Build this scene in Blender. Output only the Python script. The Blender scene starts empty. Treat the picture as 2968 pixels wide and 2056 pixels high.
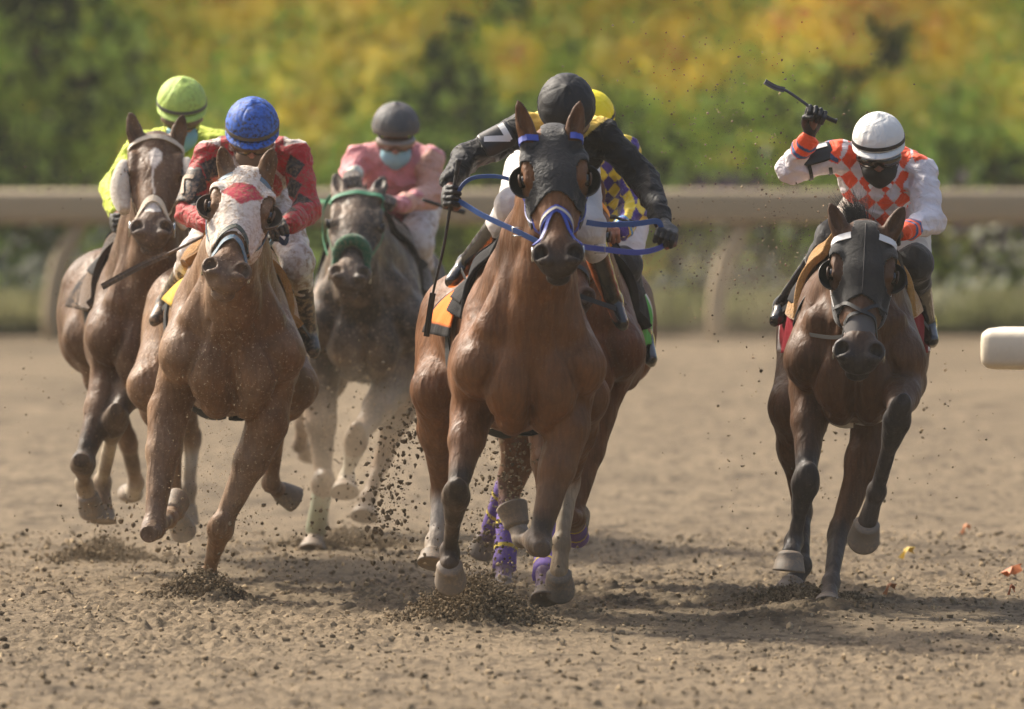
import bpy, bmesh, math, random
import numpy as np
from mathutils import Vector, Matrix
from mathutils.bvhtree import BVHTree
random.seed(7); RNG = np.random.default_rng(7)
S = bpy.context.scene; COL = S.collection
R_ = math.radians

# ---------------------------------------------------------------- camera, sky, sun, exposure
CAMH, FPX, HOR, W0, H0 = 2.36, 27310.0, 190.7, 2968.0, 2056.0
PITCH = math.atan((H0/2-HOR)/FPX)
cam = bpy.data.cameras.new("camera"); camo = bpy.data.objects.new("camera", cam); COL.objects.link(camo)
cam.sensor_width = 36; cam.lens = FPX/W0*36; cam.clip_end = 3000; cam.clip_start = 0.5
camo.location = (0, 0, CAMH); camo.rotation_euler = (math.pi/2-PITCH, 0, 0)
cam.dof.use_dof = True; cam.dof.focus_distance = 40.9; cam.dof.aperture_fstop = 2.7
S.camera = camo
w = bpy.data.worlds.new("World"); S.world = w; w.use_nodes = True
nt = w.node_tree; bg = nt.nodes["Background"]
sky = nt.nodes.new("ShaderNodeTexSky"); sky.sky_type = 'NISHITA'; sky.sun_disc = False
SUN_AZ, SUN_EL = R_(-52), R_(43)      # azimuth measured from +Y (away from camera) towards +X
sky.sun_elevation = SUN_EL; sky.sun_rotation = SUN_AZ; sky.dust_density = 7.0; sky.air_density = 1.0; sky.ozone_density = 1.0
nt.links.new(sky.outputs[0], bg.inputs[0]); bg.inputs[1].default_value = 0.15
sd = bpy.data.lights.new("sun", 'SUN'); sd.energy = 3.9; sd.angle = R_(4.5); sd.color = (1.0, 0.93, 0.80)
so = bpy.data.objects.new("sun", sd); COL.objects.link(so)
sdir = Vector((math.sin(SUN_AZ)*math.cos(SUN_EL), math.cos(SUN_AZ)*math.cos(SUN_EL), math.sin(SUN_EL)))
so.rotation_euler = (-sdir).to_track_quat('-Z', 'Y').to_euler()
S.view_settings.view_transform = 'Standard'; S.view_settings.look = 'None'
S.view_settings.exposure = 0.58; S.view_settings.gamma = 1.0
S.cycles.max_bounces = 6; S.cycles.diffuse_bounces = 3; S.cycles.volume_bounces = 0

# ---------------------------------------------------------------- helpers
def at(px, py, D):
    a = (px-W0/2)/FPX; b = -(py-H0/2)/FPX
    v = Vector((a, math.cos(PITCH)+b*math.sin(PITCH), -math.sin(PITCH)+b*math.cos(PITCH)))
    return Vector((0, 0, CAMH)) + v*(D/v.y)
def lin(r, g, b):
    f = lambda c: ((c/255+0.055)/1.055)**2.4 if c/255 > 0.04045 else c/255/12.92
    return (f(r), f(g), f(b))
def tag(o, label=None, cat=None, group=None, kind=None):
    if label: o['label'] = label
    if cat: o['category'] = cat
    if group: o['group'] = group
    if kind: o['kind'] = kind
    return o
def empty(name, loc, label, cat, group=None):
    o = bpy.data.objects.new(name, None); COL.objects.link(o); o.location = loc; o.empty_display_size = .1
    tag(o, label, cat, group); bpy.context.view_layer.update(); return o
def link(name, me, mat, parent=None):
    o = bpy.data.objects.new(name, me); COL.objects.link(o)
    if mat: me.materials.append(mat)
    if parent:
        o.parent = parent
        if parent.parent is None: o.matrix_parent_inverse = Matrix.Translation(-Vector(parent.location))
    return o
def mesh_np(name, V, F, smooth=True, col=None):
    """V (n,3); F (m,3|4) int array"""
    me = bpy.data.meshes.new(name); V = np.ascontiguousarray(V, np.float32); F = np.ascontiguousarray(F, np.int32)
    k = F.shape[1]; me.vertices.add(len(V)); me.vertices.foreach_set("co", V.ravel())
    me.loops.add(F.size); me.loops.foreach_set("vertex_index", F.ravel())
    me.polygons.add(len(F)); me.polygons.foreach_set("loop_start", np.arange(0, F.size, k, dtype=np.int32))
    me.polygons.foreach_set("loop_total", np.full(len(F), k, np.int32))
    me.update(calc_edges=True)
    me.polygons.foreach_set("use_smooth", np.full(len(F), smooth, bool))
    if col is not None:
        a = me.color_attributes.new("Col", 'FLOAT_COLOR', 'POINT')
        c = np.ones((len(V), 4), np.float32); c[:, :3] = col; a.data.foreach_set("color", c.ravel())
    return me
def h3(i, j, k, s):
    h = (i*374761393 + j*668265263 + k*1440662683 + s*974634777) & 0xffffffff
    h = ((h ^ (h >> 13))*1274126177) & 0xffffffff
    return ((h ^ (h >> 16)) & 0xffff)/65535.0
def vn(x, y, z, s=0):
    xi = np.floor(x).astype(np.int64); yi = np.floor(y).astype(np.int64); zi = np.floor(z).astype(np.int64)
    fx, fy, fz = x-xi, y-yi, z-zi
    fx = fx*fx*(3-2*fx); fy = fy*fy*(3-2*fy); fz = fz*fz*(3-2*fz)
    r = 0
    for a in (0, 1):
        for b in (0, 1):
            for c in (0, 1):
                r = r + h3(xi+a, yi+b, zi+c, s)*(fx if a else 1-fx)*(fy if b else 1-fy)*(fz if c else 1-fz)
    return r
def fbm(x, y, z, o=3, s=0):
    r, a, t = 0, 1.0, 0
    for i in range(o): r = r+a*vn(x*2**i, y*2**i, z*2**i, s+i); t += a; a *= .5
    return r/t

# ---------------------------------------------------------------- implicit bodies: smooth unions meshed by surface nets
class Sdf:
    def __init__(s): s.p = []
    def cone(s, a, b, ra, rb, k=.03, col=None, flat=None, op=1, tag=0):
        s.p.append(dict(t='c', a=np.array(a, float), b=np.array(b, float), ra=ra, rb=rb, k=k, col=col, flat=flat, op=op, tag=tag))
    def ell(s, c, r, ax=None, k=.03, col=None, op=1, tag=0):
        ax = np.eye(3) if ax is None else np.array([list(v) for v in ax], float)
        s.p.append(dict(t='e', c=np.array(c, float), r=np.array(r, float), ax=ax, k=k, col=col, op=op, tag=tag))
    def chain(s, pts, rs, **kw):
        for i in range(len(pts)-1): s.cone(pts[i], pts[i+1], rs[i], rs[i+1], **kw)
    @staticmethod
    def ev(p, X, Y, Z):
        if p['t'] == 'c':
            a, b = p['a'], p['b']; x, y, z = X-a[0], Y-a[1], Z-a[2]; ba = b-a; sc = 1.0
            if p['flat'] is not None:
                n = np.array(p['flat'][0], float); n /= np.linalg.norm(n); f = p['flat'][1]; g = 1/f-1; sc = min(1, f)
                q = x*n[0]+y*n[1]+z*n[2]; x = x+n[0]*q*g; y = y+n[1]*q*g; z = z+n[2]*q*g; ba = ba+n*np.dot(ba, n)*g
            L = max(np.dot(ba, ba), 1e-12); t = np.clip((x*ba[0]+y*ba[1]+z*ba[2])/L, 0, 1)
            d = np.sqrt((x-ba[0]*t)**2+(y-ba[1]*t)**2+(z-ba[2]*t)**2) - (p['ra']+(p['rb']-p['ra'])*t)
            return d*sc
        c, r, A = p['c'], p['r'], p['ax']; x, y, z = X-c[0], Y-c[1], Z-c[2]
        q = [(x*A[i, 0]+y*A[i, 1]+z*A[i, 2])/r[i] for i in range(3)]
        k0 = np.sqrt(q[0]**2+q[1]**2+q[2]**2); k1 = np.sqrt((q[0]/r[0])**2+(q[1]/r[1])**2+(q[2]/r[2])**2)
        return k0*(k0-1)/np.maximum(k1, 1e-6)
    @staticmethod
    def bb(p):
        if p['t'] == 'c':
            f = max(1, p['flat'][1]) if p['flat'] is not None else 1; r = max(p['ra'], p['rb'])*f
            return np.minimum(p['a'], p['b'])-r, np.maximum(p['a'], p['b'])+r
        e = np.sqrt(((p['ax']*p['r'][:, None])**2).sum(0)); return p['c']-e, p['c']+e
    def mesh(s, name, res, disp=None, colf=None, tau=.012, smooth=0):
        B = [s.bb(p) for p in s.p]; add = [i for i, p in enumerate(s.p) if p['op'] > 0]
        lo = np.min([B[i][0] for i in add], 0)-4*res; hi = np.max([B[i][1] for i in add], 0)+4*res
        n = np.ceil((hi-lo)/res).astype(int)+1; f = np.full(n, .3, np.float32)
        ax = [lo[i]+np.arange(n[i])*res for i in range(3)]
        for p, (a, b) in zip(s.p, B):
            m = p['k']+3*res
            i0 = np.clip(np.floor((a-m-lo)/res).astype(int), 0, n-1); i1 = np.clip(np.ceil((b+m-lo)/res).astype(int)+1, 1, n)
            if np.any(i1 <= i0): continue
            sl = tuple(slice(i0[i], i1[i]) for i in range(3))
            X = ax[0][sl[0]][:, None, None].astype(np.float32); Y = ax[1][sl[1]][None, :, None].astype(np.float32); Z = ax[2][sl[2]][None, None, :].astype(np.float32)
            d = s.ev(p, X, Y, Z); g = f[sl]; k = max(p['k'], 1e-4)
            if p['op'] > 0: h = np.maximum(k-np.abs(g-d), 0)/k; f[sl] = np.minimum(g, d)-h*h*k*.25
            else: d = -d; h = np.maximum(k-np.abs(g-d), 0)/k; f[sl] = np.maximum(g, d)+h*h*k*.25
        if disp is not None:
            I = np.nonzero(np.abs(f) < 4*res); P = [ax[i][I[i]] for i in range(3)]; f[I] += disp(*P)
        ins = f < 0
        c = [ins[a:n[0]-1+a, b:n[1]-1+b, e:n[2]-1+e] for a in (0, 1) for b in (0, 1) for e in (0, 1)]
        anyc = c[0].copy(); allc = c[0].copy()
        for q in c[1:]: anyc |= q; allc &= q
        I = np.nonzero(anyc & ~allc); N = len(I[0]); idx = np.full(n-1, -1, np.int32); idx[I] = np.arange(N)
        C8 = np.stack([f[I[0]+a, I[1]+b, I[2]+e] for a in (0, 1) for b in (0, 1) for e in (0, 1)], 1)
        off = np.array([(a, b, e) for a in (0, 1) for b in (0, 1) for e in (0, 1)], np.float32)
        acc = np.zeros((N, 3), np.float32); cnt = np.zeros(N, np.float32)
        for a in range(8):
            for b in range(a+1, 8):
                if np.abs(off[a]-off[b]).sum() != 1: continue
                fa, fb = C8[:, a], C8[:, b]; cr = (fa < 0) != (fb < 0)
                t = np.where(cr, fa/np.where(cr, fa-fb, 1), 0)[:, None]
                acc += np.where(cr[:, None], off[a]+(off[b]-off[a])*t, 0); cnt += cr
        V = (np.stack(I, 1)+acc/cnt[:, None])*res+lo
        F = []
        for axn in range(3):
            u, v = [(1, 2), (2, 0), (0, 1)][axn]
            s0 = [slice(None)]*3; s1 = [slice(None)]*3; s0[axn] = slice(0, -1); s1[axn] = slice(1, None)
            A, Bm = ins[tuple(s0)], ins[tuple(s1)]; E = np.array(np.nonzero(A != Bm)).T
            E = E[(E[:, u] > 0) & (E[:, v] > 0) & (E[:, u] < n[u]-1) & (E[:, v] < n[v]-1)]
            if not len(E): continue
            fl = A[tuple(E.T)]; q = []
            for du, dv in ((1, 1), (0, 1), (0, 0), (1, 0)):
                G = E.copy(); G[:, u] -= du; G[:, v] -= dv; q.append(idx[tuple(G.T)])
            q = np.stack(q, 1); q[~fl] = q[~fl][:, ::-1]; F.append(q)
        F = np.concatenate(F)
        for _ in range(smooth):
            ac = np.zeros((N, 3)); ct = np.zeros(N)
            for a, b in ((0, 1), (1, 2), (2, 3), (3, 0)):
                for i, j in ((a, b), (b, a)):
                    np.add.at(ac, F[:, i], V[F[:, j]]); np.add.at(ct, F[:, i], 1)
            V = V*.5+.5*ac/ct[:, None]
        col = None
        X, Y, Z = V[:, 0], V[:, 1], V[:, 2]
        if colf is not None:
            best = np.full(N, 9.); tg = np.zeros(N, int)
            for i in add:
                d = s.ev(s.p[i], X, Y, Z); m = d < best; best[m] = d[m]; tg[m] = s.p[i]['tag']
            col = colf(V, tg)
        elif any(s.p[i]['col'] is not None for i in add):
            ws = np.zeros(N); cc = np.zeros((N, 3))
            for i in add:
                if s.p[i]['col'] is None: continue
                d = s.ev(s.p[i], X, Y, Z); wt = np.exp(-np.clip(d, -.02, 2)/tau); ws += wt; cc += wt[:, None]*np.array(s.p[i]['col'])
            col = cc/np.maximum(ws, 1e-30)[:, None]
        me = mesh_np(name, V, F, True, col); me['n'] = 0
        return me, V, F

# ---------------------------------------------------------------- materials
def newmat(name):
    m = bpy.data.materials.new(name); m.use_nodes = True; return m, m.node_tree, m.node_tree.nodes["Principled BSDF"]
def N_(nt, t, **kw):
    n = nt.nodes.new(t)
    for k, v in kw.items():
        if isinstance(k, str) and hasattr(n, k): setattr(n, k, v)
    return n
def noise(nt, scale, det=4, rough=.55, vec=None, dist=0):
    n = nt.nodes.new("ShaderNodeTexNoise"); n.inputs["Scale"].default_value = scale; n.inputs["Detail"].default_value = det
    n.inputs["Roughness"].default_value = rough; n.inputs["Distortion"].default_value = dist
    if vec is None:
        g = nt.nodes.new("ShaderNodeNewGeometry"); vec = g.outputs["Position"]
    nt.links.new(vec, n.inputs["Vector"]); return n.outputs["Fac"]
def ramp(nt, fac, stops):
    r = nt.nodes.new("ShaderNodeValToRGB"); e = r.color_ramp.elements
    while len(e) < len(stops): e.new(.5)
    for x, (p, c) in zip(e, stops): x.position = p; x.color = (*c, 1) if len(c) == 3 else c
    nt.links.new(fac, r.inputs[0]); return r.outputs[0]
def mix(nt, fac, a, b, mode='MIX'):
    m = nt.nodes.new("ShaderNodeMix"); m.data_type = 'RGBA'; m.blend_type = mode
    for s_, v in ((0, fac), (6, a), (7, b)):
        if hasattr(v, 'is_output'): nt.links.new(v, m.inputs[s_])
        elif s_ == 0: m.inputs[0].default_value = v
        else: m.inputs[s_].default_value = (*v, 1)
    return m.outputs[2]
def bump(nt, b, h, strength, dist, prev=None):
    n = nt.nodes.new("ShaderNodeBump"); n.inputs["Strength"].default_value = strength; n.inputs["Distance"].default_value = dist
    nt.links.new(h, n.inputs["Height"])
    if prev is not None: nt.links.new(prev, n.inputs["Normal"])
    nt.links.new(n.outputs[0], b.inputs["Normal"]); return n.outputs[0]
DIRT = lin(168, 140, 112); BLK = (0, 0, 0); WHT = (1, 1, 1)
def surf(name, col=None, rough=.6, dirt=0.0, dirtcol=None, dscale=18, fine=70, spec=.5, wr=0.0, wrs=14, fs=0.15, fsc=300, sheen=0, coat=0, metal=0, thr=.5, mott=0.0):
    """general surface: vertex colour or plain colour, dirt spatter, wrinkle and fine bump"""
    m, nt, b = newmat(name); b.inputs["Roughness"].default_value = rough; b.inputs["Specular IOR Level"].default_value = spec
    b.inputs["Metallic"].default_value = metal
    if sheen: b.inputs["Sheen Weight"].default_value = sheen; b.inputs["Sheen Roughness"].default_value = .4
    if coat: b.inputs["Coat Weight"].default_value = coat
    if col is None:
        a = nt.nodes.new("ShaderNodeVertexColor"); a.layer_name = "Col"; c = a.outputs[0]
    else:
        a = nt.nodes.new("ShaderNodeRGB"); a.outputs[0].default_value = (*col, 1); c = a.outputs[0]
    if mott: c = mix(nt, mott, c, ramp(nt, noise(nt, 6, 5), [(.3, (.35,)*3), (.7, (1.3,)*3)]), 'MULTIPLY')
    if dirt:
        big = ramp(nt, noise(nt, dscale*.35, 3), [(max(0, thr-.18), BLK), (min(1, thr+.12), WHT)])
        sm = ramp(nt, noise(nt, fine, 4, .7), [(.46, BLK), (.6, WHT)])
        f = mix(nt, 1.0, big, sm, 'MULTIPLY'); g = nt.nodes.new("ShaderNodeMath"); g.operation = 'MULTIPLY'
        nt.links.new(f, g.inputs[0]); g.inputs[1].default_value = dirt
        c = mix(nt, g.outputs[0], c, dirtcol or DIRT)
    nt.links.new(c, b.inputs["Base Color"]); p = None
    if wr: p = bump(nt, b, noise(nt, wrs, 3, .5, dist=1.2), wr, .02)
    if fs: p = bump(nt, b, noise(nt, fsc, 2), fs, .002, p)
    return m
def coatmat(name, dust=.25, rough=.50, spec=.24):
    m, nt, b = newmat(name); a = nt.nodes.new("ShaderNodeVertexColor"); a.layer_name = "Col"; c = a.outputs[0]
    c = mix(nt, .6, c, ramp(nt, noise(nt, 7, 4), [(.3, (.42, .42, .42)), (.72, (1.2, 1.2, 1.2))]), 'MULTIPLY')
    m2 = nt.nodes.new("ShaderNodeMapping"); m2.inputs["Scale"].default_value = (1, 1, .14); g2 = nt.nodes.new("ShaderNodeNewGeometry"); nt.links.new(g2.outputs["Position"], m2.inputs[0])
    c = mix(nt, .55, c, ramp(nt, noise(nt, 75, 3, .6, m2.outputs[0], .3), [(.32, (.62,)*3), (.68, (1.3,)*3)]), 'MULTIPLY')
    f = ramp(nt, noise(nt, 5, 5, .65), [(.45, BLK), (.8, (dust,)*3)]); c = mix(nt, f, c, lin(178, 150, 124))
    sp = ramp(nt, noise(nt, 95, 2, .5), [(.63, BLK), (.68, (min(1, dust*1.05),)*3)]); c = mix(nt, sp, c, lin(190, 162, 132))
    nt.links.new(c, b.inputs["Base Color"])
    r = ramp(nt, noise(nt, 9, 3), [(.3, (rough-.1,)*3), (.7, (rough+.15,)*3)]); nt.links.new(r, b.inputs["Roughness"])
    b.inputs["Specular IOR Level"].default_value = spec; b.inputs["Sheen Weight"].default_value = .03; b.inputs["Sheen Roughness"].default_value = .35
    mp = nt.nodes.new("ShaderNodeMapping"); mp.inputs["Scale"].default_value = (1, 1, .35)
    g = nt.nodes.new("ShaderNodeNewGeometry"); nt.links.new(g.outputs["Position"], mp.inputs[0])
    p = bump(nt, b, noise(nt, 12, 3, .5, mp.outputs[0], .6), .45, .035); p = bump(nt, b, noise(nt, 30, 3, .5, mp.outputs[0], .8), .25, .012, p)
    v = nt.nodes.new("ShaderNodeTexWave"); v.inputs["Scale"].default_value = 9; v.inputs["Distortion"].default_value = 9; v.inputs["Detail"].default_value = 2; v.inputs["Detail Scale"].default_value = 1.2
    nt.links.new(mp.outputs[0], v.inputs[0]); p = bump(nt, b, v.outputs["Fac"], .10, .012, p)
    ve = ramp(nt, noise(nt, 6.5, 2, .5, mp.outputs[0], 1.4), [(.465, BLK), (.497, WHT), (.503, WHT), (.535, BLK)]); p = bump(nt, b, ve, .16, .005, p)
    bump(nt, b, noise(nt, 260, 2, .6, mp.outputs[0]), .35, .003, p); return m
# ---------------------------------------------------------------- the setting: track, verge, hedge, rails
MOUNDS = []
def mound(px, py, r, h, D=None):
    D = D or 64508/(py-HOR); p = at(px, py, D); MOUNDS.append((p.x, D, r, h))
mound(1370, 1800, .26, .07); mound(1270, 1790, .16, .04); mound(1480, 1790, .16, .045)
mound(600, 1732, .18, .04); mound(520, 1735, .13, .035); mound(680, 1738, .12, .03)
mound(2400, 1768, .26, .035); mound(2290, 1740, .3, .04); mound(2250, 1790, .35, .03); mound(1590, 1778, .2, .03)
mound(300, 1600, .2, .04); mound(1010, 1545, .25, .04)
ys = []; y = 22.0
while y < 420:
    ys.append(y)
    y += 1.0 if y < 32 else .05 if y < 37.5 else .024 if y < 43.8 else .05 if y < 50 else .16 if y < 86 else 8
ys = np.array(ys); xs = np.arange(-3.15, 3.15, .0125); ext = np.array([.05, .12, .25, .5, .9, 1.6, 3, 5, 9, 16, 30, 60, 120, 220, 400])
xs = np.concatenate([-3.15-ext[::-1], xs, xs[-1]+ext])
def ground_h(X, Y):
    low = fbm(X*1.1, Y*.8, X*0, 3, 3)-.5; mid = fbm(X*7, Y*5, X*0, 3, 11)-.5
    cl = np.clip(fbm(X*22, Y*14, X*0, 2, 31)-.52, 0, 1); fi = vn(X*60, Y*40, X*0, 51)-.5
    amp = np.clip(.45+1.1*(vn(X*.7, Y*.45, X*0, 77)-.25), .25, 1.3)
    amp = amp*np.clip(1-(Y-43.5)/10, .2, 1)
    h = .045*low+amp*(.018*mid+.065*cl)+amp*.016*fi
    for mx, my, r, hh in MOUNDS:
        q = np.exp(-(((X-mx)/r)**2+((Y-my)/(r*1.6))**2)); h = h+q*hh*(1+1.6*(fbm(X*26, Y*18, X*0, 2, 91)-.5))
    return h-.02
X, Y = np.meshgrid(xs, ys); Zg = ground_h(X, Y)*np.clip((100-Y)/30, 0, 1)
V = np.stack([X, Y, Zg], -1).reshape(-1, 3); nr, nc = X.shape
a = np.arange(nr*nc).reshape(nr, nc); F = np.stack([a[:-1, :-1], a[:-1, 1:], a[1:, 1:], a[1:, :-1]], -1).reshape(-1, 4)
n1 = fbm(X*.9, Y*.35, X*0, 4, 5); n2 = fbm(X*16, Y*9, X*0, 3, 15); n3 = fbm(X*.3, Y*1.6, X*0, 2, 55)
base = np.array(lin(122, 107, 86)); lite = np.array(lin(143, 126, 102)); dark = np.array(lin(70, 60, 48))
t = np.clip(.5+(n1-.5)*1.5+(n3-.5)*1.2, 0, 1)[..., None]; C = base*(1-t*.55)+lite*t*.55
n4 = fbm(X*6, Y*2.2, X*0, 3, 25); n5 = fbm(X*45, Y*30, X*0, 2, 35); tracks = np.clip(np.clip((n2-.55)*6, 0, 1)*.7+np.clip((n4-.58)*5, 0, 1)*.5*np.clip((Y-40)/5, .3, 1)+np.clip((n5-.58)*5, 0, 1)*.45, 0, .9)[..., None]; C = C*(1-tracks)+dark*tracks
pl = np.clip((n5-.62)*0+(.40-n5)*5, 0, 1)[..., None]*.35; C = C*(1-pl)+lite*1.15*pl
dk = np.zeros_like(X)
for mx, my, r, hh in MOUNDS: dk = np.maximum(dk, np.exp(-(((X-mx)/(r*.9))**2+((Y-my)/(r*1.3))**2))*(.5+.9*(n2-.3)))
dk = np.clip(dk, 0, .85)[..., None]; C = C*(1-dk)+dark*.8*dk
far = np.clip((Y-86)/2, 0, 1)[..., None]; C = C*(1-far)+np.array(lin(50, 58, 30))*far
me = mesh_np("track", V, F, True, C.reshape(-1, 3))
m, nt, b = newmat("dirt"); vc = nt.nodes.new("ShaderNodeVertexColor"); vc.layer_name = "Col"; c = vc.outputs[0]
c = mix(nt, .7, c, ramp(nt, noise(nt, 62, 5, .75), [(.34, (.50, .49, .47)), (.52, (1., 1., 1.)), (.68, (1.18, 1.17, 1.15))]), 'MULTIPLY')
nt.links.new(c, b.inputs["Base Color"]); b.inputs["Roughness"].default_value = .92; b.inputs["Specular IOR Level"].default_value = .15
p = bump(nt, b, noise(nt, 45, 4, .7), .8, .02); bump(nt, b, noise(nt, 160, 3, .7), .7, .006, p)
DIRTM = m
o = link("track_ground", me, m); tag(o, kind='structure')

# grass verge beyond the track
verge = mesh_np("verge", np.array([(-60, 82.6, .05), (60, 82.6, .05), (60, 110, .3), (-60, 110, .3)]), np.array([(0, 1, 2, 3)]), False)
o = link("grass_verge", verge, surf("verge_soil", lin(96, 94, 66), .95, mott=.8, fs=0)); tag(o, kind='structure')
def blades(name, n, x0, x1, y0, y1, h, colf, label, cat, wd=.02, zf=0.05):
    px = RNG.uniform(x0, x1, n); py = RNG.uniform(y0, y1, n); hh = h*RNG.uniform(.4, 1.1, n); an = RNG.uniform(0, 6.28, n)
    lx, ly = RNG.normal(0, .35, n)*hh, RNG.normal(0, .35, n)*hh; cx, sx = np.cos(an)*wd, np.sin(an)*wd
    P = np.stack([np.stack([px-cx, py-sx, px*0+zf], 1), np.stack([px+cx, py+sx, px*0+zf], 1), np.stack([px+lx, py+ly, zf+hh], 1)], 1)
    C = colf(px, py); C = np.repeat(C[:, None], 3, 1).reshape(-1, 3)
    me = mesh_np(name, P.reshape(-1, 3), np.arange(n*3).reshape(-1, 3), False, C); o = link(name, me, LEAF); tag(o, label, cat, kind='stuff'); return o
m, nt, b = newmat("leaf"); vc = nt.nodes.new("ShaderNodeVertexColor"); vc.layer_name = "Col"
nt.links.new(vc.outputs[0], b.inputs["Base Color"]); b.inputs["Roughness"].default_value = .6; b.inputs["Specular IOR Level"].default_value = .3
tr = nt.nodes.new("ShaderNodeBsdfTranslucent"); nt.links.new(vc.outputs[0], tr.inputs[0]); ms = nt.nodes.new("ShaderNodeMixShader"); ms.inputs[0].default_value = .5
nt.links.new(b.outputs[0], ms.inputs[1]); nt.links.new(tr.outputs[0], ms.inputs[2]); nt.links.new(ms.outputs[0], nt.nodes["Material Output"].inputs[0]); LEAF = m
def gcol(px, py):
    t = vn(px*1.2, py*1.2, px*0, 5)[:, None]; w = (vn(px*1.3, py*.8, px*0, 15) > .80)[:, None]
    return np.where(w, np.array(lin(178, 176, 150)), np.array(lin(92, 98, 56))*(1-t)+np.array(lin(142, 138, 100))*t)
blades("grass", 26000, -9, 9, 82.7, 86, .34, gcol, "pale green strip of rough grass and low white flowers between track and hedge", "grass", .03)
# hedge of autumn foliage
def hedge_col(x, y, z, n):
    P = [lin(52, 66, 22), lin(92, 104, 32), lin(142, 148, 46), lin(186, 166, 62), lin(178, 142, 74), lin(64, 58, 34), lin(150, 158, 62)]
    P = np.array(P); P = (P*.78+P.mean(1, keepdims=True)*.22)*2.9*np.array([.99, 1.05, .92])
    f = fbm(x*.6, z*.7, y*.15, 3, 2); q = fbm(x*2.0, z*2.0, y*.7, 2, 8); r = RNG.random(n)
    warm = np.clip(.18+(f-.47)*2.4+np.minimum(z-2.0, .9)*.30+np.clip(x*.06-.02, -.45, .2)+(q-.5)*2.0, -1, 1.2)
    idx = np.where(warm+r*.9 > 1.8, 4, np.where(warm+r*.8 > .88, 3, np.where(warm+r > .62, 2, np.where(warm+r > .15, 6, np.where(r > .45, 1, 0)))))
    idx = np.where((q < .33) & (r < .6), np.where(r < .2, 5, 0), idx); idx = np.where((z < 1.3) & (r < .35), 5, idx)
    return P[idx]*RNG.uniform(.75, 1.25, (n, 1))
def leafcards(name, C0, size, cols, label, cat):
    n = len(C0); u = RNG.normal(size=(n, 3)); u /= np.linalg.norm(u, axis=1)[:, None]; v = np.cross(u, RNG.normal(size=(n, 3))); v /= np.linalg.norm(v, axis=1)[:, None]
    s = size*RNG.uniform(.6, 1.4, (n, 1))
    P = np.stack([C0-u*s, C0-v*s*.55, C0+u*s, C0+v*s*.55], 1).reshape(-1, 3)
    me = mesh_np(name, P, np.arange(n*4).reshape(-1, 4), False, np.repeat(cols, 4, 0)); o = link(name, me, LEAF); tag(o, label, cat, kind='stuff'); return o
n = 190000
bx = np.concatenate([RNG.uniform(-11, 11, n-70000), RNG.uniform(-48, 48, 70000)]); bz = 5.2*RNG.random(n)**.85
dep = 1.2*(vn(bx*.7, bz*.7, bx*0, 21)-.5)*2+RNG.exponential(.7, n); by = 87.9+dep+.12*bz+.6*np.sin(bx*1.1)
by = by+np.where(bz < 1.1, .5*RNG.random(n), 0)
C0 = np.stack([bx, by, bz], 1); leafcards("hedge", C0, .10, hedge_col(bx, by, bz, n), "tall blurred hedge of green, yellow and orange autumn leaves across the whole background", "hedge")
n = 500; bx = np.where(RNG.random(n) < .5, RNG.normal(2.0, .42, n), RNG.normal(-4.2, .5, n)); bx = np.concatenate([bx, RNG.normal(4.5, .4, 160)]); n = len(bx)
leafcards("flower_clump", np.stack([bx, RNG.normal(85.6, .25, n), RNG.gamma(3, .12, n)+.1], 1), .055, np.array([lin(190, 190, 168)])*RNG.uniform(.8, 1, (n, 1)), "low pale white flowers in front of the hedge foot", "flowers")
n = 500; bx = np.concatenate([RNG.normal(4.35, .25, n//2), RNG.normal(1.95, .2, n//2)]); bz = np.concatenate([RNG.normal(1.0, .14, n//2), RNG.normal(1.0, .1, n//2)]); bz[n//2:] += .18
leafcards("purple_flowers", np.stack([bx, RNG.normal(86.2, .15, n), bz], 1), .05, np.array([lin(120, 98, 122)])*RNG.uniform(.8, 1, (n, 1)), "faint purple flowers low in the hedge", "flowers")

# far running rail on swan-neck posts
def tube_np(pts, rad, seg=10, close=True):
    pts = [Vector(p) for p in pts]; n = len(pts); rad = rad if hasattr(rad, '__len__') else [rad]*n; V = []; F = []; pr = None
    for i, p in enumerate(pts):
        t = (pts[min(i+1, n-1)]-pts[max(i-1, 0)]).normalized()
        if pr is None: pr = t.orthogonal().normalized()
        pr = (pr-t*pr.dot(t)).normalized(); q = t.cross(pr)
        for k in range(seg):
            a = 2*math.pi*k/seg; V.append(p+(pr*math.cos(a)+q*math.sin(a))*rad[i])
    for i in range(n-1):
        for k in range(seg):
            F.append((i*seg+k, i*seg+(k+1) % seg, (i+1)*seg+(k+1) % seg, (i+1)*seg+k))
    if close:
        for e, o_ in ((0, -1), ((n-1)*seg, 1)):
            c = len(V); V.append(pts[0] if e == 0 else pts[-1])
            for k in range(seg):
                F.append((e+k, e+(k+1) % seg, c, c) if o_ > 0 else (e+(k+1) % seg, e+k, c, c))
    return V, F
def build(name, V, F, mat, parent=None, smooth=True, solid=0, bevel=0, sub=0):
    me = bpy.data.meshes.new(name); F = [tuple(dict.fromkeys(f)) for f in F]; F = [f for f in F if len(f) > 2]
    me.from_pydata([tuple(v) for v in V], [], F); me.validate(); me.update()
    if smooth: me.polygons.foreach_set("use_smooth", [True]*len(me.polygons))
    o = link(name, me, mat, parent)
    if solid: md = o.modifiers.new("s", 'SOLIDIFY'); md.thickness = solid; md.offset = 0
    if bevel: md = o.modifiers.new("b", 'BEVEL'); md.width = bevel; md.segments = 3; md.limit_method = 'ANGLE'
    if sub: md = o.modifiers.new("u", 'SUBSURF'); md.levels = sub; md.render_levels = sub
    return o
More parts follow.
